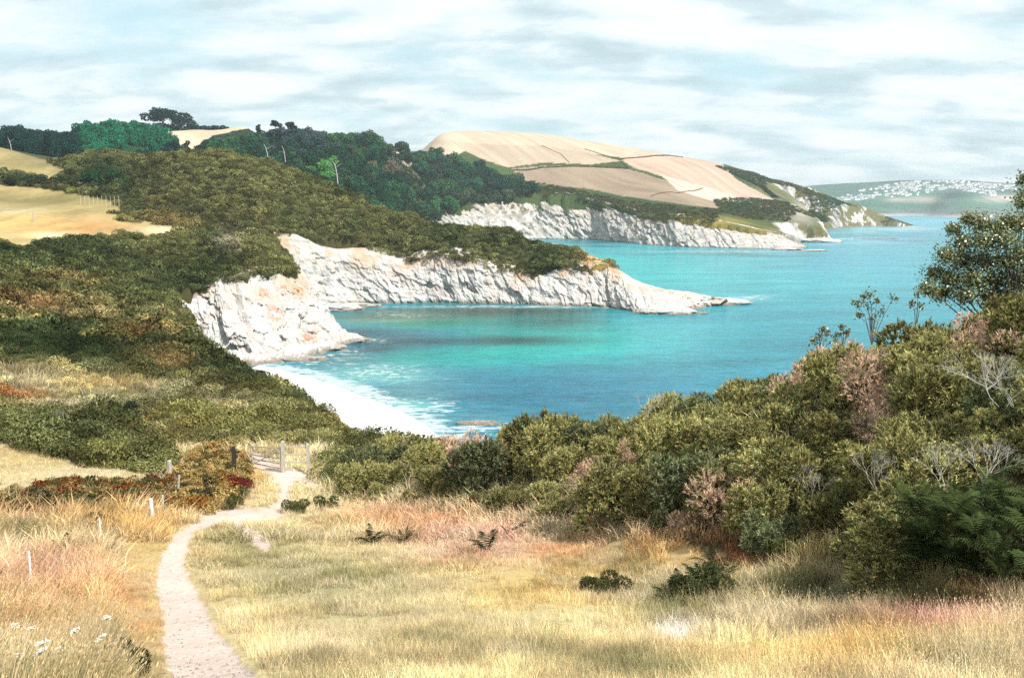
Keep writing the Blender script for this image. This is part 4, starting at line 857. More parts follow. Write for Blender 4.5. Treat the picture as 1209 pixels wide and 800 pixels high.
def trunk_mesh(seed, mat, h=.75, r=.05, nb=5):
    rng = random.Random(seed); b = MB(); b.tube([(0, 0, -.25), (rng.uniform(-.05, .05), rng.uniform(-.05, .05), h * .5), (rng.uniform(-.08, .08), 0, h)], [r, r * .75, r * .3], 6)
    for i in range(nb):
        a = rng.uniform(0, 6.28); z = h * rng.uniform(.4, .8); l = rng.uniform(.25, .5)
        b.tube([(0, 0, z), (math.cos(a) * l * .5, math.sin(a) * l * .5, z + l * .35), (math.cos(a) * l, math.sin(a) * l, z + l * .6)], [r * .45, r * .3, r * .1], 4)
    return b.mesh('trunk', [mat])
CM = [crown_mesh(400 + i) for i in range(7)]; CM1 = [crown_mesh(420 + i, 900, .12, 1) for i in range(2)]; CM2 = [crown_mesh(440 + i, 700, .10, 2) for i in range(2)]
TMs = [trunk_mesh(i, M_bark) for i in range(3)]; TPale = trunk_mesh(9, M_palebark, 1.0, .07, 6)
def tree_proto(nm, cat, cm, tm):
    t_ = thing(nm, '', cat); ob('crown', cm, t_); ob('trunk', tm, t_); return t_
TP = [tree_proto('woodland_tree', 'tree', CM[i], TMs[i % 3]) for i in range(7)]
FP = [tree_proto('hillside_tree', 'tree', CM[i], TMs[i % 3]) for i in range(4)] + [tree_proto('hillside_tree', 'tree', CM1[0], TMs[0])]
PPn = [tree_proto('pine_tree', 'pine tree', CM2[i], trunk_mesh(30 + i, M_bark, 1.0, .05, 6)) for i in range(2)]
rng = np.random.default_rng(99)
WG = [(236,176),(262,158),(300,146),(520,160),(560,186),(600,210),(628,226),(640,236),(600,250),(540,262),(480,276),(440,290),(300,262),(236,200)]
Lg = []; Yg = 690.0
while Yg < 1440:
    st = .0168 * Yg
    for x in np.arange(-.42 * Yg, .06 * Yg, st): Lg.append((x + rng.uniform(-.38, .38) * st, Yg + rng.uniform(-.5, .5) * st * 1.1))
    Yg += st * 1.15
Lg = np.array(Lg); zg = zland(Lg[:, 0], Lg[:, 1]); tpx, tpy = proj(Lg[:, 0], Lg[:, 1], zg); crest = np.interp(tpx, [250,300,350,400,450,500,550,600,625], [900,930,985,1065,1195,1430,1430,1410,1370])
tops = np.interp(tpx, [97,140,171,208,260,293,326,351,376,409,439,480,512,549,599,648], [180,176,183,178,183,191,199,209,221,234,246,259,267,269,272,287])
ok = inpoly(tpx, tpy, WG) & (Lg[:, 1] < crest + 15) & (tpy - 20 < tops) & inpoly(Lg[:, 0], Lg[:, 1], RIMW)
nt_ = 0; order = np.argsort(-Lg[ok][:, 1]); LL = Lg[ok][order]; ZZ = zg[ok][order]; PX = tpx[ok][order]; PY = tpy[ok][order]
print('wood', len(LL))
pal = [C(44,92,64,.62), C(36,80,62,.6), C(56,98,60,.62), C(46,74,58,.6), C(74,90,66,.6)]
for i in range(len(LL)):
    if nt_ >= 296: break
    x, y = LL[i]; r_ = .0098 * y * rng.uniform(.8, 1.2); ppx, ppy = PX[i], PY[i] - 12
    c = pal[int(rng.choice(5, p=[.3, .25, .2, .15, .1]))] * rng.uniform(.7, 1.25); lab, grp = 'dark green broadleaf tree crowded in the wood on the hillside', 'trees of the hillside wood'
    def near(a, b, rx, ry): return ((ppx - a) / rx) ** 2 + ((ppy - b) / ry) ** 2 < 1
    if near(352, 162, 42, 13): c = C(64,84,84,.6) * rng.uniform(.8, 1.1)
    if near(442, 185, 16, 8) or near(470, 195, 20, 7): c = C(112,104,84,.62); lab, grp = 'brownish olive tree standing out of the dark green wood', 'brown tinged trees of the wood'
    if near(380, 190, 18, 12): c = C(84,140,72,.66) * rng.uniform(.85, 1.1); lab, grp = 'bright yellow green tree beside the pale dead tree', 'bright trees by the pale dead tree'
    if near(510, 232, 26, 10): c = C(66,120,70,.64) * rng.uniform(.85, 1.1); lab, grp = 'mid green tree at the foot of the wood above the cliff', 'mid green trees above the cliff'
    if near(345, 208, 20, 10): c = C(20,110,84,.62)
    sz = 1.15 if rng.random() < .12 else 1.0
    put(TP[int(rng.integers(7))], (x, y, ZZ[i] - 1 - r_ * .25), rng.uniform(0, 6.28), r_, c * 1.35, lab, grp, sz * 1.05); nt_ += 1
def understorey():
    rng = np.random.default_rng(17); x, Yg = jgrid(-430, 90, 690, 1440, 8.5, rng); z = zland(x, Yg); px, py = proj(x, Yg, z); ok = inpoly(px, py, WG) & (Yg < np.interp(px, [250,300,350,400,450,500,550,600,625], [900,930,985,1065,1195,1430,1430,1410,1370]) + 10) & inpoly(x, Yg, RIMW)
    x, Yg, z = x[ok], Yg[ok], z[ok]; m = len(x); s_ = 5.5 * rng.uniform(.6, 1.4, m)
    scatter('wood_understorey', PB, np.stack([x, Yg, z - 1], 1), randrot(m, .2, rng), np.stack([s_, s_, s_ * 1.2], 1), C(40,76,56,.62) * rng.uniform(.5, 1.3, (m, 1)), rng.integers(0, 10, m), label='dark undergrowth filling the wood between its trees', category='undergrowth')
understorey()
# left hillside trees
LGp = [(-90,176),(-60,150),(60,150),(95,160),(110,150),(185,150),(200,172),(240,176),(236,196),(150,200),(92,214),(60,200),(30,190),(0,184)]
Lg = []; Yg = 650.0
while Yg < 1010:
    st = .0215 * Yg
    for x in np.arange(-.66 * Yg, -.28 * Yg, st): Lg.append((x + rng.uniform(-.38, .38) * st, Yg + rng.uniform(-.5, .5) * st))
    Yg += st * 1.15
Lg = np.array(Lg); zg = zland(Lg[:, 0], Lg[:, 1]); tpx, tpy = proj(Lg[:, 0], Lg[:, 1], zg)
fieldgap = inpoly(tpx, tpy, [(188,150),(300,150),(300,162),(262,176),(240,188),(226,184),(205,168),(186,163)]) | inpoly(tpx, tpy, [(156,176),(166,174),(170,190),(156,188)])
ok = inpoly(tpx, tpy, LGp) & ~fieldgap & (Lg[:, 1] > 645)
print('left trees', ok.sum()); nl = 0
for x, y, z, ppx, ppy in sorted(zip(Lg[ok][:, 0], Lg[ok][:, 1], zg[ok], tpx[ok], tpy[ok]), key=lambda q: q[1]):
    if nl >= 230: break
    if ppx < 92 or (ppx > 160 and ppy > 180): c = C(24,66,58,.6) * rng.uniform(.7, 1.15); lab, grp = 'dark broadleaf tree on the hillside behind the tilted field', 'dark trees behind the tilted field'
    else: c = C(34,120,88,.62) * rng.uniform(.75, 1.15); lab, grp = 'bright green rounded tree on the slope left of the tan field', 'bright green trees left of the tan field'
    r_ = .0112 * y * rng.uniform(.75, 1.2); put(FP[int(rng.integers(5))], (x, y, z - 1 - r_ * .1), rng.uniform(0, 6.28), r_, c * 1.15, lab, grp, 1.1); nl += 1
# hilltop clump
for i, (a, top, r_, pk, nm) in enumerate([(192,134,.011,1,'flat'),(204,133,.010,1,'flat'),(212,137,.008,0,'r'),(178,146,.009,0,'r'),(166,147,.008,0,'r'),(154,148,.008,0,'r'),(188,144,.010,0,'r'),(200,145,.010,0,'r'),(213,146,.010,0,'r'),(225,139,.008,2,'t'),(228,145,.009,0,'r'),(240,147,.007,0,'r'),(252,147,.006,0,'r'),(262,147,.0055,0,'r'),(268,149,.004,0,'r'),(304,146,.005,2,'t'),(325,141,.006,0,'r'),(343,143,.006,0,'r')]):
    Yq = 1235 if a < 300 else 930; R_ = r_ * Yq; X_, _, zt = P(a, top, Yq); g0 = float(zland(np.array([X_]), np.array([float(Yq)]))[0])
    c = C(22,66,60,.55) * rng.uniform(.8, 1.1)
    if pk == 1:
        hgt = max(zt - g0, R_); lab = ['flat topped pine, the left one of the pair above the hilltop clump', 'flat topped pine, the right one of the pair above the hilltop clump'][i]
        put(PPn[i], (X_, Yq, zt - hgt * 1.0), 0, hgt, c, lab, None, .9); continue
    base = zt - R_ * (1.3 if pk == 0 else 1.7)
    put(FP[4 if pk == 2 else int(rng.integers(4))], (X_, Yq, base), rng.uniform(0, 6), R_, c, 'small dark tree in the clump on the hilltop skyline', 'skyline trees of the hilltop')
# pale dead trunks
def dead_tree(seed, h, pts_, label, loc):
    t_ = thing('dead_tree', label, 'dead tree', loc); b = MB(); b.tube([(0, 0, -1), (-.05 * h, 0, h * .5), (-.12 * h, 0, h * .8), (-.22 * h, 0, h)], [h * .026, h * .022, h * .017, h * .006], 6); ob('trunk', b.mesh('trunk', [M_palebark]), t_)
    for p in pts_:
        b = MB(); b.tube([tuple(h * q for q in w) for w in p], [h * .012, h * .008, h * .004], 5); ob('branch', b.mesh('branch', [M_palebark]), t_)
def dead_at(px, pyb, pyt, Yq, label, br, seed=0):
    X_, _, zb = P(px, pyb, Yq); zt = P(px, pyt, Yq)[2]; dead_tree(seed, zt - zb, br, label, (X_, Yq, zb))
BR = [[(-.1, 0, .7), (.1, 0, .82), (.22, 0, .9)], [(-.05, 0, .5), (-.25, 0, .6), (-.42, 0, .64)], [(-.12, 0, .8), (.0, 0, .95), (.12, 0, 1.02)]]
dead_at(399, 216, 190, 838, 'bleached bare tree with forked limbs in the middle of the wood', BR)
dead_at(317, 192, 170, 800, 'straight pale dead trunk at the left of the wood', BR[:1])
dead_at(337, 190, 172, 815, 'pale dead trunk just right of the straight one in the wood', BR[1:2])
dead_at(14, 180, 162, 640, 'pale bare trunk against the dark trees at the field top', BR[:1])

# hedges and field boundaries on the far fields and left fields
def hedge(name, pl, Ys, r, colr, label, seed, step=1.3, cat='hedge'):
    rng = np.random.default_rng(seed); pt = []
    for i in range(len(pl) - 1):
        a = pl[i]; b = pl[i + 1]; A = np.array([wx(a[0], Ys[i], a[1]), Ys[i]]); B = np.array([wx(b[0], Ys[i + 1], b[1]), Ys[i + 1]]); n = max(2, int(np.linalg.norm(B - A) / (r * .8)))
        for j in range(n): q = A + (B - A) * (j + .5) / n; pt.append(q + rng.normal(0, r * .15, 2))
    pt = np.array(pt); z = zland(pt[:, 0], pt[:, 1]); cs = []; ds = []; rs = []
    for (x, y), zz in zip(pt, z):
        m = 26; d = rng.normal(0, 1, (m, 3)); d /= np.linalg.norm(d, axis=1, keepdims=True); d[:, 2] = np.abs(d[:, 2]); R_ = r * rng.uniform(.6, 1.35)
        cs.append(np.array((x, y, zz)) + d * R_); ds.append(d)
    cs = np.concatenate(cs); ds = np.concatenate(ds); o = cs.mean(0); me = leafmesh(name, cs - o, ds, rng.uniform(.3, .7, len(cs)) * r, .8, [M_tree], shades(len(cs), rng), jit=.4, rng=rng)
    return ob(name, me, loc=tuple(o), label=label, category=cat, tint=[float(q) for q in colr])
hb = C(78,84,48,.6); ht = C(120,98,66,.6)
def hitY(px, py, lo=1060, hi=1800): return hit(px, py, lo, hi)[1]
for nm, pl, r, cc, lab in [('field_hedge', [(606,201),(640,198),(690,197),(742,199)], 2.6, hb, 'dark hedge across the middle of the sunlit hill field'),
        ('field_hedge', [(733,188),(760,186),(790,184),(806,186)], 2.2, hb, 'short hedge along the upper right edge of the hill field'),
        ('field_hedge', [(690,176),(715,184),(732,189),(742,199)], 1.4, ht, 'thin brown hedge running down the slope to the long hedge'),
        ('field_hedge', [(640,172),(662,182),(672,192)], 1.0, ht, 'faint hedge line crossing the upper hill field'),
        ('field_hedge', [(768,232),(800,228),(830,222)], 1.2, ht, 'faint hedge low on the right part of the hill field'),
        ('field_hedge', [(846,197),(870,208),(900,222),(915,234)], 4.5, C(40,70,50,.6), 'broad dark scrub hedge down the right edge of the hill')]:
    hedge(nm, pl, [hitY(*q) for q in pl], r * (.62 if r < 4 else 1), np.array(cc) * 1.3, lab, len(lab))
def fieldhedge(pl, r, cc, lab): 
    hedge('field_hedge', pl, [hit(a, b, 250, 640)[1] for a, b in pl], r, np.array(cc), lab, len(lab))
fieldhedge([(-30,207),(0,212),(25,217),(50,221),(75,221),(105,224)], 2.6, C(70,80,48,.62), 'dark hedge between the two tilted fields at the left')
fieldhedge([(62,214),(90,218),(120,222),(150,226)], 3.0, C(56,76,50,.62), 'bushy dark hedge below the round tree at the field corner')
fieldhedge([(128,252),(150,254),(175,257),(188,259)], 1.3, C(84,86,50,.62), 'low green scrub strip inside the golden field')
for a, b, r, cc, lab in [(12,216,3.4,C(44,56,44,.6),'rounded dark bush at the far left end of the field hedge'),(40,216,3.0,C(60,66,46,.6),'dark round bush standing in the field hedge'),(110,214,5.5,C(44,84,52,.62),'large round green tree at the corner of the fields'),(136,210,5.0,C(56,90,56,.62),'round green tree right of the one at the field corner'),(88,216,4.0,C(74,84,52,.62),'smaller olive tree left of the round corner tree')]:
    q = hit(a, b + 4, 300, 640); put(FP[int(rng.integers(4))], (q.x, q.y, q.z), a, r, cc * 1.1, lab, None)
# clifftop scrub of the far headlands
def farscrub():
    rng = np.random.default_rng(6); x, Yg = jgrid(-150, 1150, 1030, 2200, 5.0, rng); ok = inpoly(x, Yg, RIMW); x, Yg = x[ok], Yg[ok]; z = zland(x, Yg); px, py = proj(x, Yg, z)
    strip = inpoly(px, py, [(466,236),(520,226),(600,219),(622,213),(668,222),(740,237),(800,244),(850,248),(842,266),(797,262),(764,264),(731,252),(698,244),(632,234),(599,238),(542,246),(486,262)])
    g2 = inpoly(px, py, [(845,196),(890,204),(950,222),(994,238),(1045,256),(1060,262),(1000,262),(972,262),(930,246),(915,236),(880,212)]) | inpoly(px, py, [(842,236),(880,230),(920,236),(940,252),(930,262),(880,258),(850,250)])
    p_ = fbm(x * .012, Yg * .012, o=3, seed=14); ok = strip | (g2 & (p_ > -.12) & ~inpoly(px, py, [(905,215),(940,222),(960,240),(955,252),(930,240),(905,230)]))
    x, Yg, z, px, py = (a[ok] for a in (x, Yg, z, px, py)); m = len(x)
    c = blobs(px, py, C(92,96,58,.6), [(985,245,26,16,C(40,100,66,.6),.95),(880,240,26,8,C(60,100,60,.6),.8),(900,212,40,8,C(70,92,62,.6),.7),(1030,256,20,8,C(150,132,100,.6),.8),(620,240,26,8,C(110,106,62,.6),.7),(550,240,60,10,C(70,90,56,.6),.6)]) * rng.uniform(.6, 1.25, (m, 1))
    s = 2.8 * rng.uniform(.4, 1.5, m); scatter('far_clifftop_scrub', PB, np.stack([x, Yg, z - .3], 1), randrot(m, .15, rng), np.stack([s, s, s * .7], 1), np.clip(c * 1.2, .01, .7), rng.integers(0, 10, m), label='green and brown scrub along the far cliff tops', category='scrub')
farscrub()

# ------------------------------------------------------------------ fences and gate by the path
def post_at(px, pyb, pyt, mat, rad, name, label, lean=0.0, cat='post', seg=6, extra=None):
    q = hit(px, pyb, 8, 400); zt = CAMZ + (q.z - CAMZ) * 0 + (P(px, pyt, q.y)[2] - CAMZ); h = zt - q.z
    t_ = thing(name, label, cat, (q.x, q.y, q.z)); b = MB()
    b.tube([(0, 0, -.25), (lean * .5, 0, h * .5), (lean, 0, h - .03), (lean, 0, h)], [rad, rad * .97, rad * .95, rad * .55], seg); ob('shaft', b.mesh('shaft', [mat]), t_)
    if extra: extra(t_, h)
    return q, h
def strut(t_, h):
    b = MB(); b.tube([(-.03, -.05, h * .62), (-.55, -.1, -.1)], .06, 6); ob('strut', b.mesh('strut', [M_wood]), t_)
def cap(t_, h):
    b = MB(); b.tube([(0, 0, h), (.05, 0, h + .06), (.2, .05, h + .02)], [.09, .07, .03], 6); ob('cap', b.mesh('cap', [M_dark]), t_)
def clip(t_, h):
    b = MB(); b.box((.0, -.02, h * .35), (.09, .05, .10)); ob('insulator', b.mesh('insulator', [M_white]), t_)
fp = {}
fp['a'] = post_at(201, 568, 543, M_wood, .13, 'straining_post', 'stout grey timber post with a slanting strut on the bank', 0, extra=strut)
fp['b'] = post_at(210, 588, 560, M_wood, .055, 'fence_post', 'thin grey post with a dark broken top below the stout post', .12, extra=cap)
fp['c'] = post_at(181, 618, 588, M_white, .075, 'fence_post', 'leaning white post at the edge of the path', -.06)
fp['d'] = post_at(193, 604, 584, mat_plain('faded_teal_paint', (.30, .42, .42), .7, .2), .05, 'fence_post', 'short teal tinted post beside the leaning white post', 0)
fp['e'] = post_at(120, 652, 611, M_white, .022, 'fence_stake', 'thin pale stake in the golden grass, the farther of two', 0, extra=clip)
fp['f'] = post_at(38, 702, 650, M_white, .026, 'fence_stake', 'thin pale stake in the pinkish grass, the nearer of two', 0, extra=clip)
fp['g'] = post_at(115, 578, 564, M_wood, .06, 'fence_post', 'grey fence post just showing above the bramble bank', 0)
fp['h'] = post_at(14, 588, 573, M_dark, .09, 'fence_post', 'dark fence post at the left end of the bramble bank', 0)
post_at(40, 262, 250, M_wood, .25, 'fence_post', 'small fence post in the golden field at the left', 0)
def wire(a, b, fz, label):
    (p, h1), (q, h2) = fp[a], fp[b]; A = p + Vector((0, 0, h1 * fz)); B = q + Vector((0, 0, h2 * fz)); m = (A + B) / 2 - Vector((0, 0, .06)); bb = MB(); bb.tube([A - A, m - A, B - A], .006, 4)
    ob('fence_wire', bb.mesh('fence_wire', [M_wire]), loc=tuple(A), label=label, category='wire')
wire('f', 'e', .35, 'wire strung between the two thin pale stakes'); wire('e', 'c', .5, 'wire from the farther stake to the leaning white post'); wire('d', 'b', .8, 'wire between the teal post and the dark topped post'); wire('a', 'b', .85, 'wire between the stout strutted post and the dark topped post')
for i, a in enumerate(range(95, 142, 5)): post_at(a, 234 + (a - 95) * -.06, 231.2, M_wood, .11, 'boundary_post', 'slim post of the fence along the far edge of the golden field', 0, 'post', 4)
for o in list(bpy.data.objects):
    if o.name.startswith('boundary_post'): o['group'] = 'posts along the golden field edge'
# rail fence and gate
gq = hit(335, 556, 30, 75); GY = gq.y; kx = GY / F
def gl(px, py): v = P(px, py, GY); return Vector(v)
def gpost(px, pyb, pyt, mat, w, label, name='gate_post'):
    b = MB(); B = gl(px, pyb); T = gl(px, pyt); h = T.z - B.z; t_ = thing(name, label, 'gate post', (B.x, GY, B.z)); b.box((0, 0, h / 2 - .3), (w, w, h + .6)); ob('shaft', b.mesh('shaft', [mat]), t_)
    b = MB(); b.add([(-w/2,-w/2,h),(w/2,-w/2,h),(w/2,w/2,h),(-w/2,w/2,h),(0,0,h+.05)], [(0,1,4),(1,2,4),(2,3,4),(3,0,4)]); ob('cap', b.mesh('cap', [mat]), t_); return t_
gpost(335, 557, 521, M_wood, .20, 'tall pale timber post where the open gate meets the rails'); gpost(364, 552, 524, M_wood, .18, 'pale timber post at the right end of the short rail fence'); dp = gpost(276, 541, 527, M_dark, .20, 'dark brown post at the left side of the gateway')
b = MB(); b.box((.22, -.03, .42), (.30, .07, .10)); b.box((.17, -.03, .14), (.14, .07, .22)); ob('latch', b.mesh('latch', [M_dark]), dp)
t_ = thing('rail_fence', 'short three rail fence between two pale posts by the gate', 'fence', tuple(gl(335, 552)))
for py in (527, 536, 545):
    A = gl(337, py) - gl(335, 552); B = gl(362, py + 1) - gl(335, 552); b = MB(); b.box(tuple((A + B) / 2), ((B - A).length, .05, .10)); ob('rail', b.mesh('rail', [M_wood]), t_)
t_ = thing('field_gate', 'open weathered timber gate of five bars beside the pale path', 'gate', tuple(gl(332, 555)))
o0 = gl(332, 555); gw = gl(333, 530).x - gl(288, 530).x
for k_, (l, r) in enumerate((((288,533),(332,529)), ((289,538),(332,535)), ((290,543),(332,541)), ((291,548),(332,547)), ((292,553),(332,553)))):
    A = gl(*l) - o0 + Vector((0, 1.2, 0)); B = gl(*r) - o0; d = B - A; b = MB(); b.box(tuple((A + B) / 2), (d.length, .04, .075), M=Matrix(((1,0,0),(0,1,0),(0,0,1))) @ d.to_track_quat('X', 'Z').to_matrix()); ob('bar', b.mesh('bar', [M_wood]), t_)
for l, r, w in (((289,531),(293,555),.08), ((331,527),(331,555),.09), ((331,530),(294,553),.06), ((312,531),(313,554),.06)):
    f_ = lambda p: gl(*p) - o0 + Vector((0, 1.2 * (332 - p[0]) / 43 - .04, 0)); A, B = f_(l), f_(r); d = B - A; b = MB(); b.box(tuple((A + B) / 2), (d.length, .04, w), M=d.to_track_quat('X', 'Z').to_matrix()); ob('brace' if l[0] != r[0] and abs(l[0] - r[0]) > 10 else 'stile', b.mesh('stile', [M_wood]), t_)
# pale stones on the bank
for i in range(9):
    q = hit(248 + i * 5.2 + (i % 3) * 3, 540 + (i * 7 % 13), 30, 75); b = bpy.data.meshes.new('stone'); import bmesh
    bm = bmesh.new(); bmesh.ops.create_icosphere(bm, subdivisions=2, radius=.17)
    for v in bm.verts: v.co *= 1 + .25 * math.sin(v.co.x * 31 + i) * math.cos(v.co.y * 27 + i * 2)
    bm.to_mesh(b); bm.free(); b.materials.append(M_cliff); o = ob('stone', b, loc=(q.x, q.y, q.z + .15), label='pale stone showing on the grassy bank beside the gateway', category='stone', group='pale stones on the bank'); o.scale = (1 + .3 * (i % 3), 1, .7)

# ------------------------------------------------------------------ ferns, small shrubs, fallen branch, flowers
FM = [fern_mesh(500 + i) for i in range(4)]; UM = [bush_mid(230 + i, 2200, .075) for i in range(3)]
FE = []
for i in range(4): t_ = thing('fern', '', 'fern'); ob('fronds', FM[i], t_); FE.append(t_)
for a, b_, s, lab in [(826,700,.62,'largest dark bracken fern in the open meadow'),(806,705,.5,'dark bracken fern left of the largest one in the meadow'),(838,668,.42,'upright fern tip above the dark meadow fern clump'),(850,690,.42,'small fern at the right of the meadow fern clump'),(790,712,.36,'low drooping fern in the grass left of the clump'),
        (575,652,.42,'small dark fern sprig alone in the pink grass'),(440,643,.35,'small green fern sprig left in the orange grass'),(478,640,.3,'tiny fern sprig in the grass right of the orange patch'),(80,660,.45,'dark fern sprig among the orange grass at the left'),(1000,640,.4,'fern in the straw grass below the thicket')]:
    q = hit(a, b_ , 8, 60); put(FE[int(rng.integers(4))], (q.x, q.y, q.z + .05), a, s * q.y / 20 * 1.9, C(70,78,50,.5), lab, None, 1.7)
kf = 0
for _ in range(400):
    a = rng.uniform(1050, 1240); b_ = rng.uniform(600, 735); q = None
    if b_ > 694 + (a - 1050) * .30 or b_ < 655 or kf >= 60: continue
    q = hit(a, b_, 8, 60); put(FE[int(rng.integers(4))], (q.x, q.y, q.z + rng.uniform(.2, 1.6)), rng.uniform(0, 6), rng.uniform(.9, 1.5) * q.y / 20, C(84,98,58,.66) * rng.uniform(.7, 1.2), 'green bracken fern in the bank under the gorse at the right edge', 'bracken ferns below the gorse', 1.2); kf += 1
SB = [thing('small_shrub', '', 'shrub')]; ob('foliage', GM[0], SB[0]); ob('stems', SM[0], SB[0])
for a, b_, r, cc, lab in [(828,704,.95,C(76,82,50,.6),'dark leafy shrub in the middle of the meadow fern clump'),(812,708,.6,C(70,76,50,.55),'smaller dark shrub left in the meadow fern clump'),(846,678,.5,C(76,84,52,.6),'small upright shrub above the meadow fern clump'),(715,700,.8,C(84,86,54,.6),'low dark rounded shrub alone in the meadow left of the ferns'),(350,604,.95,C(96,98,66,.7),'spreading grey green shrub at the bend of the pale path'),(385,600,.9,C(84,90,56,.7),'dark shrub at the left end of the gorse thicket'),
        (140,495,1.5,C(52,66,54,.6),'round dark thicket bush below the pale grasses on the left slope'),(232,560,.45,C(90,96,56,.7),'small bush on the grassy bank by the posts'),(935,655,.8,C(96,100,62,.75),'grey green shrub at the foot of the thicket by the red grass')]:
    q = hit(a, b_, 8, 120); put(SB[0], (q.x, q.y, q.z - .05), a, r * (.58 if r < 1.2 else .8), cc * 1.7, lab, None, .8)
q = hit(600, 636, 8, 60); t_ = thing('fallen_branch', 'dark dead branch lying forked in the pink meadow grass', 'branch', tuple(q))
b = MB(); b.tube([(-.1, 0, -.05), (.05, 0, .32), (.5, .1, .48), (1.0, .1, .52)], [.07, .06, .04, .012], 6); ob('limb', b.mesh('limb', [M_dark]), t_)
for pl in ([(.05,0,.3),(.35,-.1,.25),(.95,-.15,.30)], [(.0,0,.2),(-.2,.1,.42),(-.3,.1,.5)], [(.4,.1,.45),(.6,.1,.62),(.8,.1,.60)]):
    b = MB(); b.tube(pl, [.04, .028, .01], 5); ob('twig', b.mesh('twig', [M_dark]), t_)
def umbel(px, py, Yq, rad, label):
    X_, _, zt = P(px, py, Yq); g0 = float(zland(np.array([X_]), np.array([float(Yq)]))[0]); h = zt - g0; t_ = thing('umbel_flower', label, 'flower', (X_, Yq, g0)); b = MB(); ln = rng.uniform(-.08, .08); rad *= rng.uniform(.65, .95); tl = rng.uniform(-.5, .5)
    b.tube([(-ln, 0, -.05), (-ln * .4, 0, h * .5), (0, 0, h - rad * .55)], [.007, .006, .004], 5); ob('stalk', b.mesh('stalk', [M_stalk]), t_)
    b = MB(); f = MB()
    for i in range(16):
        a = i * 2.4; r = rad * math.sqrt((i + .5) / 16); tip = Vector((r * math.cos(a), r * math.sin(a), h + rng.uniform(-.012, .012) - r * .12 + r * math.cos(a) * tl)); b.tube([(0, 0, h - rad * .55), tuple(tip)], .0015, 3)
        for j in range(12):
            c = tip + Vector((rng.normal(0, rad * .12), rng.normal(0, rad * .12), rng.normal(0, rad * .05))); s = rad * .075
            f.add([c + Vector((s * math.cos(u), s * math.sin(u), .25 * s * math.sin(u * 2))) for u in (0, 1.26, 2.5, 3.77, 5.03)], [(0, 1, 2, 3, 4)])
    ob('spokes', b.mesh('spokes', [M_stalk]), t_); ob('florets', f.mesh('florets', [M_petal]), t_)
for i, (a, b_, Yq, r, lab) in enumerate([(50,757,7.2,.062,'largest white umbel flower, upper of the bright pair'),(47,768,7.0,.07,'white umbel flower just under the largest one'),(24,773,7.0,.045,'small white umbel left of the bright pair'),(18,737,7.8,.042,'white umbel at the far left, higher than the rest'),(37,740,7.8,.05,'wide white umbel next to the far left one'),
        (88,743,7.6,.07,'cream umbel on a tall straw coloured stalk'),(126,728,8.2,.06,'cream umbel at the edge of the trodden strip'),(119,751,7.8,.06,'cream umbel above the dark leaves'),(72,764,7.3,.045,'faded greenish umbel right of the white pair')]): umbel(a, b_, Yq, r, lab)
for a, b_ in ((118,800),(100,798),(132,790),(140,806),(112,785),(150,800)):
    q = hit(a, b_, 4, 60); put(SB[0], (q.x, q.y, q.z), a, .17, C(80,84,50,.6), 'dark leafy clump in the grass under the cream umbels', 'dark leafy clumps under the umbels', 1.3)

# ------------------------------------------------------------------ shrub tree and bare twigs at the right
def near_tree():
    Yt = 36.0; cl = [(1212,212,10),(1208,238,9),(1216,232,12),(1146,258,9),(1158,262,13),(1126,270,8),(1136,284,12),(1175,268,12),(1190,262,11),(1204,264,13),(1186,282,17),(1160,284,17),(1118,300,13),(1138,306,16),(1163,308,18),(1190,308,18),(1208,300,18),(1104,322,12),(1097,340,10),(1122,328,16),(1148,330,18),(1175,332,18),(1202,330,18),(1112,345,12),(1140,348,14),(1170,350,14),(1195,350,14),(1228,225,16),(1228,260,20),(1232,300,24),(1236,335,24),(1250,250,24),(1262,300,26),(1252,345,24)]
    base = Vector(P(1195, 385, Yt)); base.z -= .8; t_ = thing('shrub_tree', 'tall leafy shrub tree on the ridge, leaning over the sea view', 'tree', tuple(base)); rng = np.random.default_rng(12); cs = []; ds = []; b = MB()
    root = Vector((0, 0, 0))
    for a, c, r in cl:
        q = Vector(P(a, c, Yt + rng.uniform(-.9, .9))) - base; rr = r * Yt / F; m = int(450 + r * 45); d = rng.normal(0, 1, (m, 3)); d /= np.linalg.norm(d, axis=1, keepdims=True)
        cs.append(np.array(q) + d * rr * (np.abs(rng.normal(0, .62, m)) + .15)[:, None] * np.array((1.15, 1.1, .9))); ds.append(d + np.array((0, 0, .5)))
        mid = q * .5 + Vector((rng.uniform(-.15, .15), rng.uniform(-.2, .2), rng.uniform(-.25, .05))); b.tube([root, mid, q], [.06, .032, .01], 5)
        for _ in range(3):
            e = q + Vector(rng.normal(0, rr * .6, 3)); b.tube([mid * .3 + q * .7, e], [.014, .004], 4)
    cs = np.concatenate(cs); ds = np.concatenate(ds)
    me = leafmesh('leaves', cs, ds, rng.uniform(.035, .07, len(cs)), .62, [M_gloss], shades(len(cs), rng, .5, 1.7, .14), quad=True, jit=.7, rng=rng)
    o = ob('leaves', me, t_); o['tint'] = [float(q) for q in C(124,130,84,.8)]; ob('limbs', b.mesh('limbs', [M_bark]), t_)
near_tree()
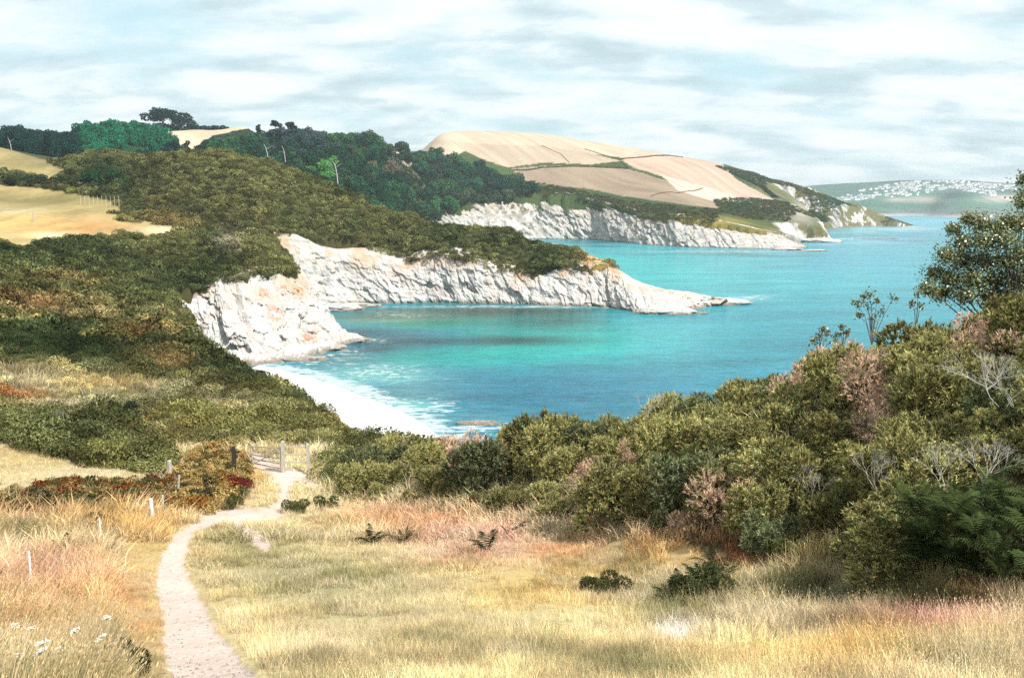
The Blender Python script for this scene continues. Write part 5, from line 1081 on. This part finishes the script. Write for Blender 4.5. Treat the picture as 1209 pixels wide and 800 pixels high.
def shoot(px, pyb, tips, label):
    Yt = 35.0; base = Vector(P(px, pyb, Yt)); t_ = thing('shrub_shoot', label, 'shrub', tuple(base)); b = MB(); cs = []; rng = np.random.default_rng(int(px))
    for a, c, r in tips:
        q = Vector(P(a, c, Yt)) - base; b.tube([(0, 0, -.5), tuple(q * .5 + Vector((.03, 0, 0))), tuple(q)], [.02, .013, .006], 4); m = 46; d = rng.normal(0, 1, (m, 3)); cs.append(np.array(q) + d * r * Yt / F * .5)
    cs = np.concatenate(cs); o = ob('leaves', leafmesh('leaves', cs, rng.normal(0, 1, (len(cs), 3)) + np.array((0, 0, .6)), rng.uniform(.04, .075, len(cs)), .6, [M_gloss], shades(len(cs), rng, .6, 1.5), quad=True, rng=rng), t_); o['tint'] = [float(q) for q in C(128,128,88,.7)]; ob('stems', b.mesh('stems', [M_bark]), t_)
shoot(1030, 392, [(1012,358,6),(1020,350,4),(1027,348,6),(1024,362,7),(1035,355,4),(1014,372,4),(1055,352,6),(1041,368,6),(1030,375,7)], 'leafy shoots rising above the gorse skyline left of the shrub tree')
shoot(1082, 375, [(1083,346,5),(1076,358,4),(1086,362,6)], 'small shoot against the sea at the foot of the shrub tree')
shoot(966, 412, [(972,388,4),(968,396,6),(978,394,5),(985,402,6),(960,402,6)], 'leafy twig tips standing above the gorse on the skyline')
shoot(996, 400, [(994,386,4),(990,394,5),(1000,392,4)], 'small pale shoot beside the skyline twig tips')
def bare(px, pyb, Yt, hpx, n, seed, label, spread=1.0):
    base = Vector(P(px, pyb, Yt)); t_ = thing('bare_shrub', label, 'dead shrub', tuple(base)); rg = random.Random(seed); h = hpx * Yt / F
    for i in range(n):
        b = MB()
        def grow(p, d, l, r, dep):
            q = p + d * l; m = p + d * l * .5 + Vector((rg.uniform(-1, 1), rg.uniform(-1, 1), rg.uniform(-.5, .5))) * l * .12; b.tube([p, m, q], [r, r * .85, r * .7], 4)
            if dep == 0: return
            for _ in range(rg.choice((2, 3))):
                e = (d + Vector((rg.uniform(-1, 1), rg.uniform(-1, 1), rg.uniform(-.4, .8))) * .75).normalized(); grow(q, e, l * rg.uniform(.55, .8), r * .62, dep - 1)
        a = rg.uniform(0, 6.28); grow(Vector((rg.uniform(-.2, .2) * spread, 0, 0)), Vector((math.cos(a) * .7 * spread, math.sin(a) * .5, 1)).normalized(), h * .35, .0045 * max(h, .8) + .003, 5); ob('branch', b.mesh('branch', [M_twig]), t_)
bare(765, 492, 35, 34, 4, 3, 'small bleached bare shrub against the sea beside the gorse'); bare(1185, 480, 19, 80, 5, 5, 'large bleached bare shrub tangled in the gorse at the right edge', 1.8); bare(1150, 460, 20, 55, 4, 8, 'bleached bare twigs left of the large bare shrub', 1.6)
bare(1110, 580, 17, 60, 4, 11, 'grey dry stems poking up above the bracken', .5); bare(960, 600, 23, 55, 3, 12, 'thin dry stems standing in front of the gorse', .4); bare(1160, 580, 16, 70, 4, 14, 'tall dry stems at the right edge of the thicket', .5); bare(570, 560, 44, 30, 3, 15, 'dry grey twigs in the brown gorse patch'); bare(1040, 590, 20, 60, 4, 16, 'long pale stalks crossing the middle of the thicket', .7); bare(75, 500, 60, 20, 4, 18, 'pale dry stems on the left slope', 1.2)

# ------------------------------------------------------------------ rocks in the water
def rock(px, py, w, d, h, label, seed, mat=M_cliff):
    x, y, _ = Psea(px, py); bm = bmesh.new(); bmesh.ops.create_icosphere(bm, subdivisions=4, radius=1); me = bpy.data.meshes.new('sea_rock')
    co = np.array([v.co[:] for v in bm.verts]); k = 1 + .45 * fbm(co[:, 0] * 1.8 + seed, co[:, 1] * 1.8, co[:, 2] * 1.8, o=4, seed=seed)
    for v, s_ in zip(bm.verts, k): v.co = Vector((v.co.x * w * s_, v.co.y * d * s_, v.co.z * h * s_))
    bm.to_mesh(me); bm.free(); me.materials.append(mat); ob('sea_rock', me, loc=(x, y, h * .05), label=label, category='rock')
rock(842, 358.5, 18, 6, 3.0, 'low pale rock shelf at the very point of the headland', 1); rock(858, 357, 7, 3, 1.3, 'small orange stained rock ending the headland point', 2); rock(820, 370, 6, 2.5, .7, 'flat reef rock just off the headland point', 3); rock(790, 370, 12, 5, 3, 'jagged pale rock in front of the headland nose', 5)
rock(958, 296.5, 17, 5, 1.6, 'flat orange rock off the far cove cliff', 4); rock(930, 295, 16, 7, 2.4, 'pale rock ledge at the end of the far cove cliff', 6); rock(1035, 282, 32, 6, .9, 'long thin reef breaking the water off the second headland', 7); rock(1075, 268.3, 40, 10, 2.0, 'low spit rock at the tip of the second headland', 8); rock(968, 286, 26, 12, 5, 'dark rocks at the foot of the second headland', 9)
rock(402, 402, 9, 6, 2.2, 'pale boulder at the seaward foot of the cove cliff', 10); rock(380, 412, 8, 5, 1.5, 'low boulder in the shallows below the cove cliff', 12); rock(350, 424, 9, 4, 1.2, 'flat boulder where beach meets the cove cliff', 13); rock(565, 500.5, 5, 1.2, .7, 'dark flat rock awash near the beach end', 14); rock(398, 366, 12, 6, 3, 'pale boulder in the corner between the two cliffs', 15); rock(420, 362, 12, 4, 1.5, 'low rock shelf under the headland cliff corner', 16)
for o in list(bpy.data.objects):      # nothing unused may stay
    if o.type == 'EMPTY' and o.get('label') == '': 
        for ch in list(o.children): bpy.data.objects.remove(ch)
        bpy.data.objects.remove(o)

# ------------------------------------------------------------------ stones trodden into the path
def pebbles():
    rng = np.random.default_rng(321); n = 9000; t_ = rng.uniform(-.6, -.2, n); Yg = np.exp(rng.uniform(math.log(6), math.log(50), n)); x = t_ * Yg; z = zland(x, Yg); px, py = proj(x, Yg, z); ok = classify(px, py, Yg) == 2; x, Yg, z = x[ok], Yg[ok], z[ok]
    bm = bmesh.new(); bmesh.ops.create_icosphere(bm, subdivisions=1, radius=.02); me = bpy.data.meshes.new('pebble'); bm.to_mesh(me); bm.free(); me.materials.append(M_leaf)
    a = me.attributes.new('Col', 'FLOAT_COLOR', 'POINT'); a.data.foreach_set('color', np.ones(len(me.vertices) * 4, np.float32)); m = len(x); s_ = rng.uniform(.3, 1.2, m) ** 2
    scatter('path_pebbles', [me], np.stack([x, Yg, z - .05], 1), randrot(m, 1), np.stack([s_, s_, s_ * .6], 1), np.array((.42, .37, .33)) * rng.uniform(.6, 1.3, (m, 1)), np.zeros(m), label='small stones and crumbs of earth on the trodden path', category='pebbles')
pebbles()
# ------------------------------------------------------------------ air between here and the far shore
m, nt = newmat('thin_sea_haze'); pv = N(nt, 'ShaderNodeVolumePrincipled'); pv.inputs['Color'].default_value = (.86, .95, 1, 1); pv.inputs['Density'].default_value = 0.00008; pv.inputs['Anisotropy'].default_value = .2
o_ = N(nt, 'ShaderNodeOutputMaterial'); L(nt, pv.outputs[0], o_.inputs['Volume'])
b = MB(); b.box((0, 8350, 115), (44600, 17100, 262)); me = b.mesh('haze', [m]); ob('haze', me, kind='stuff')
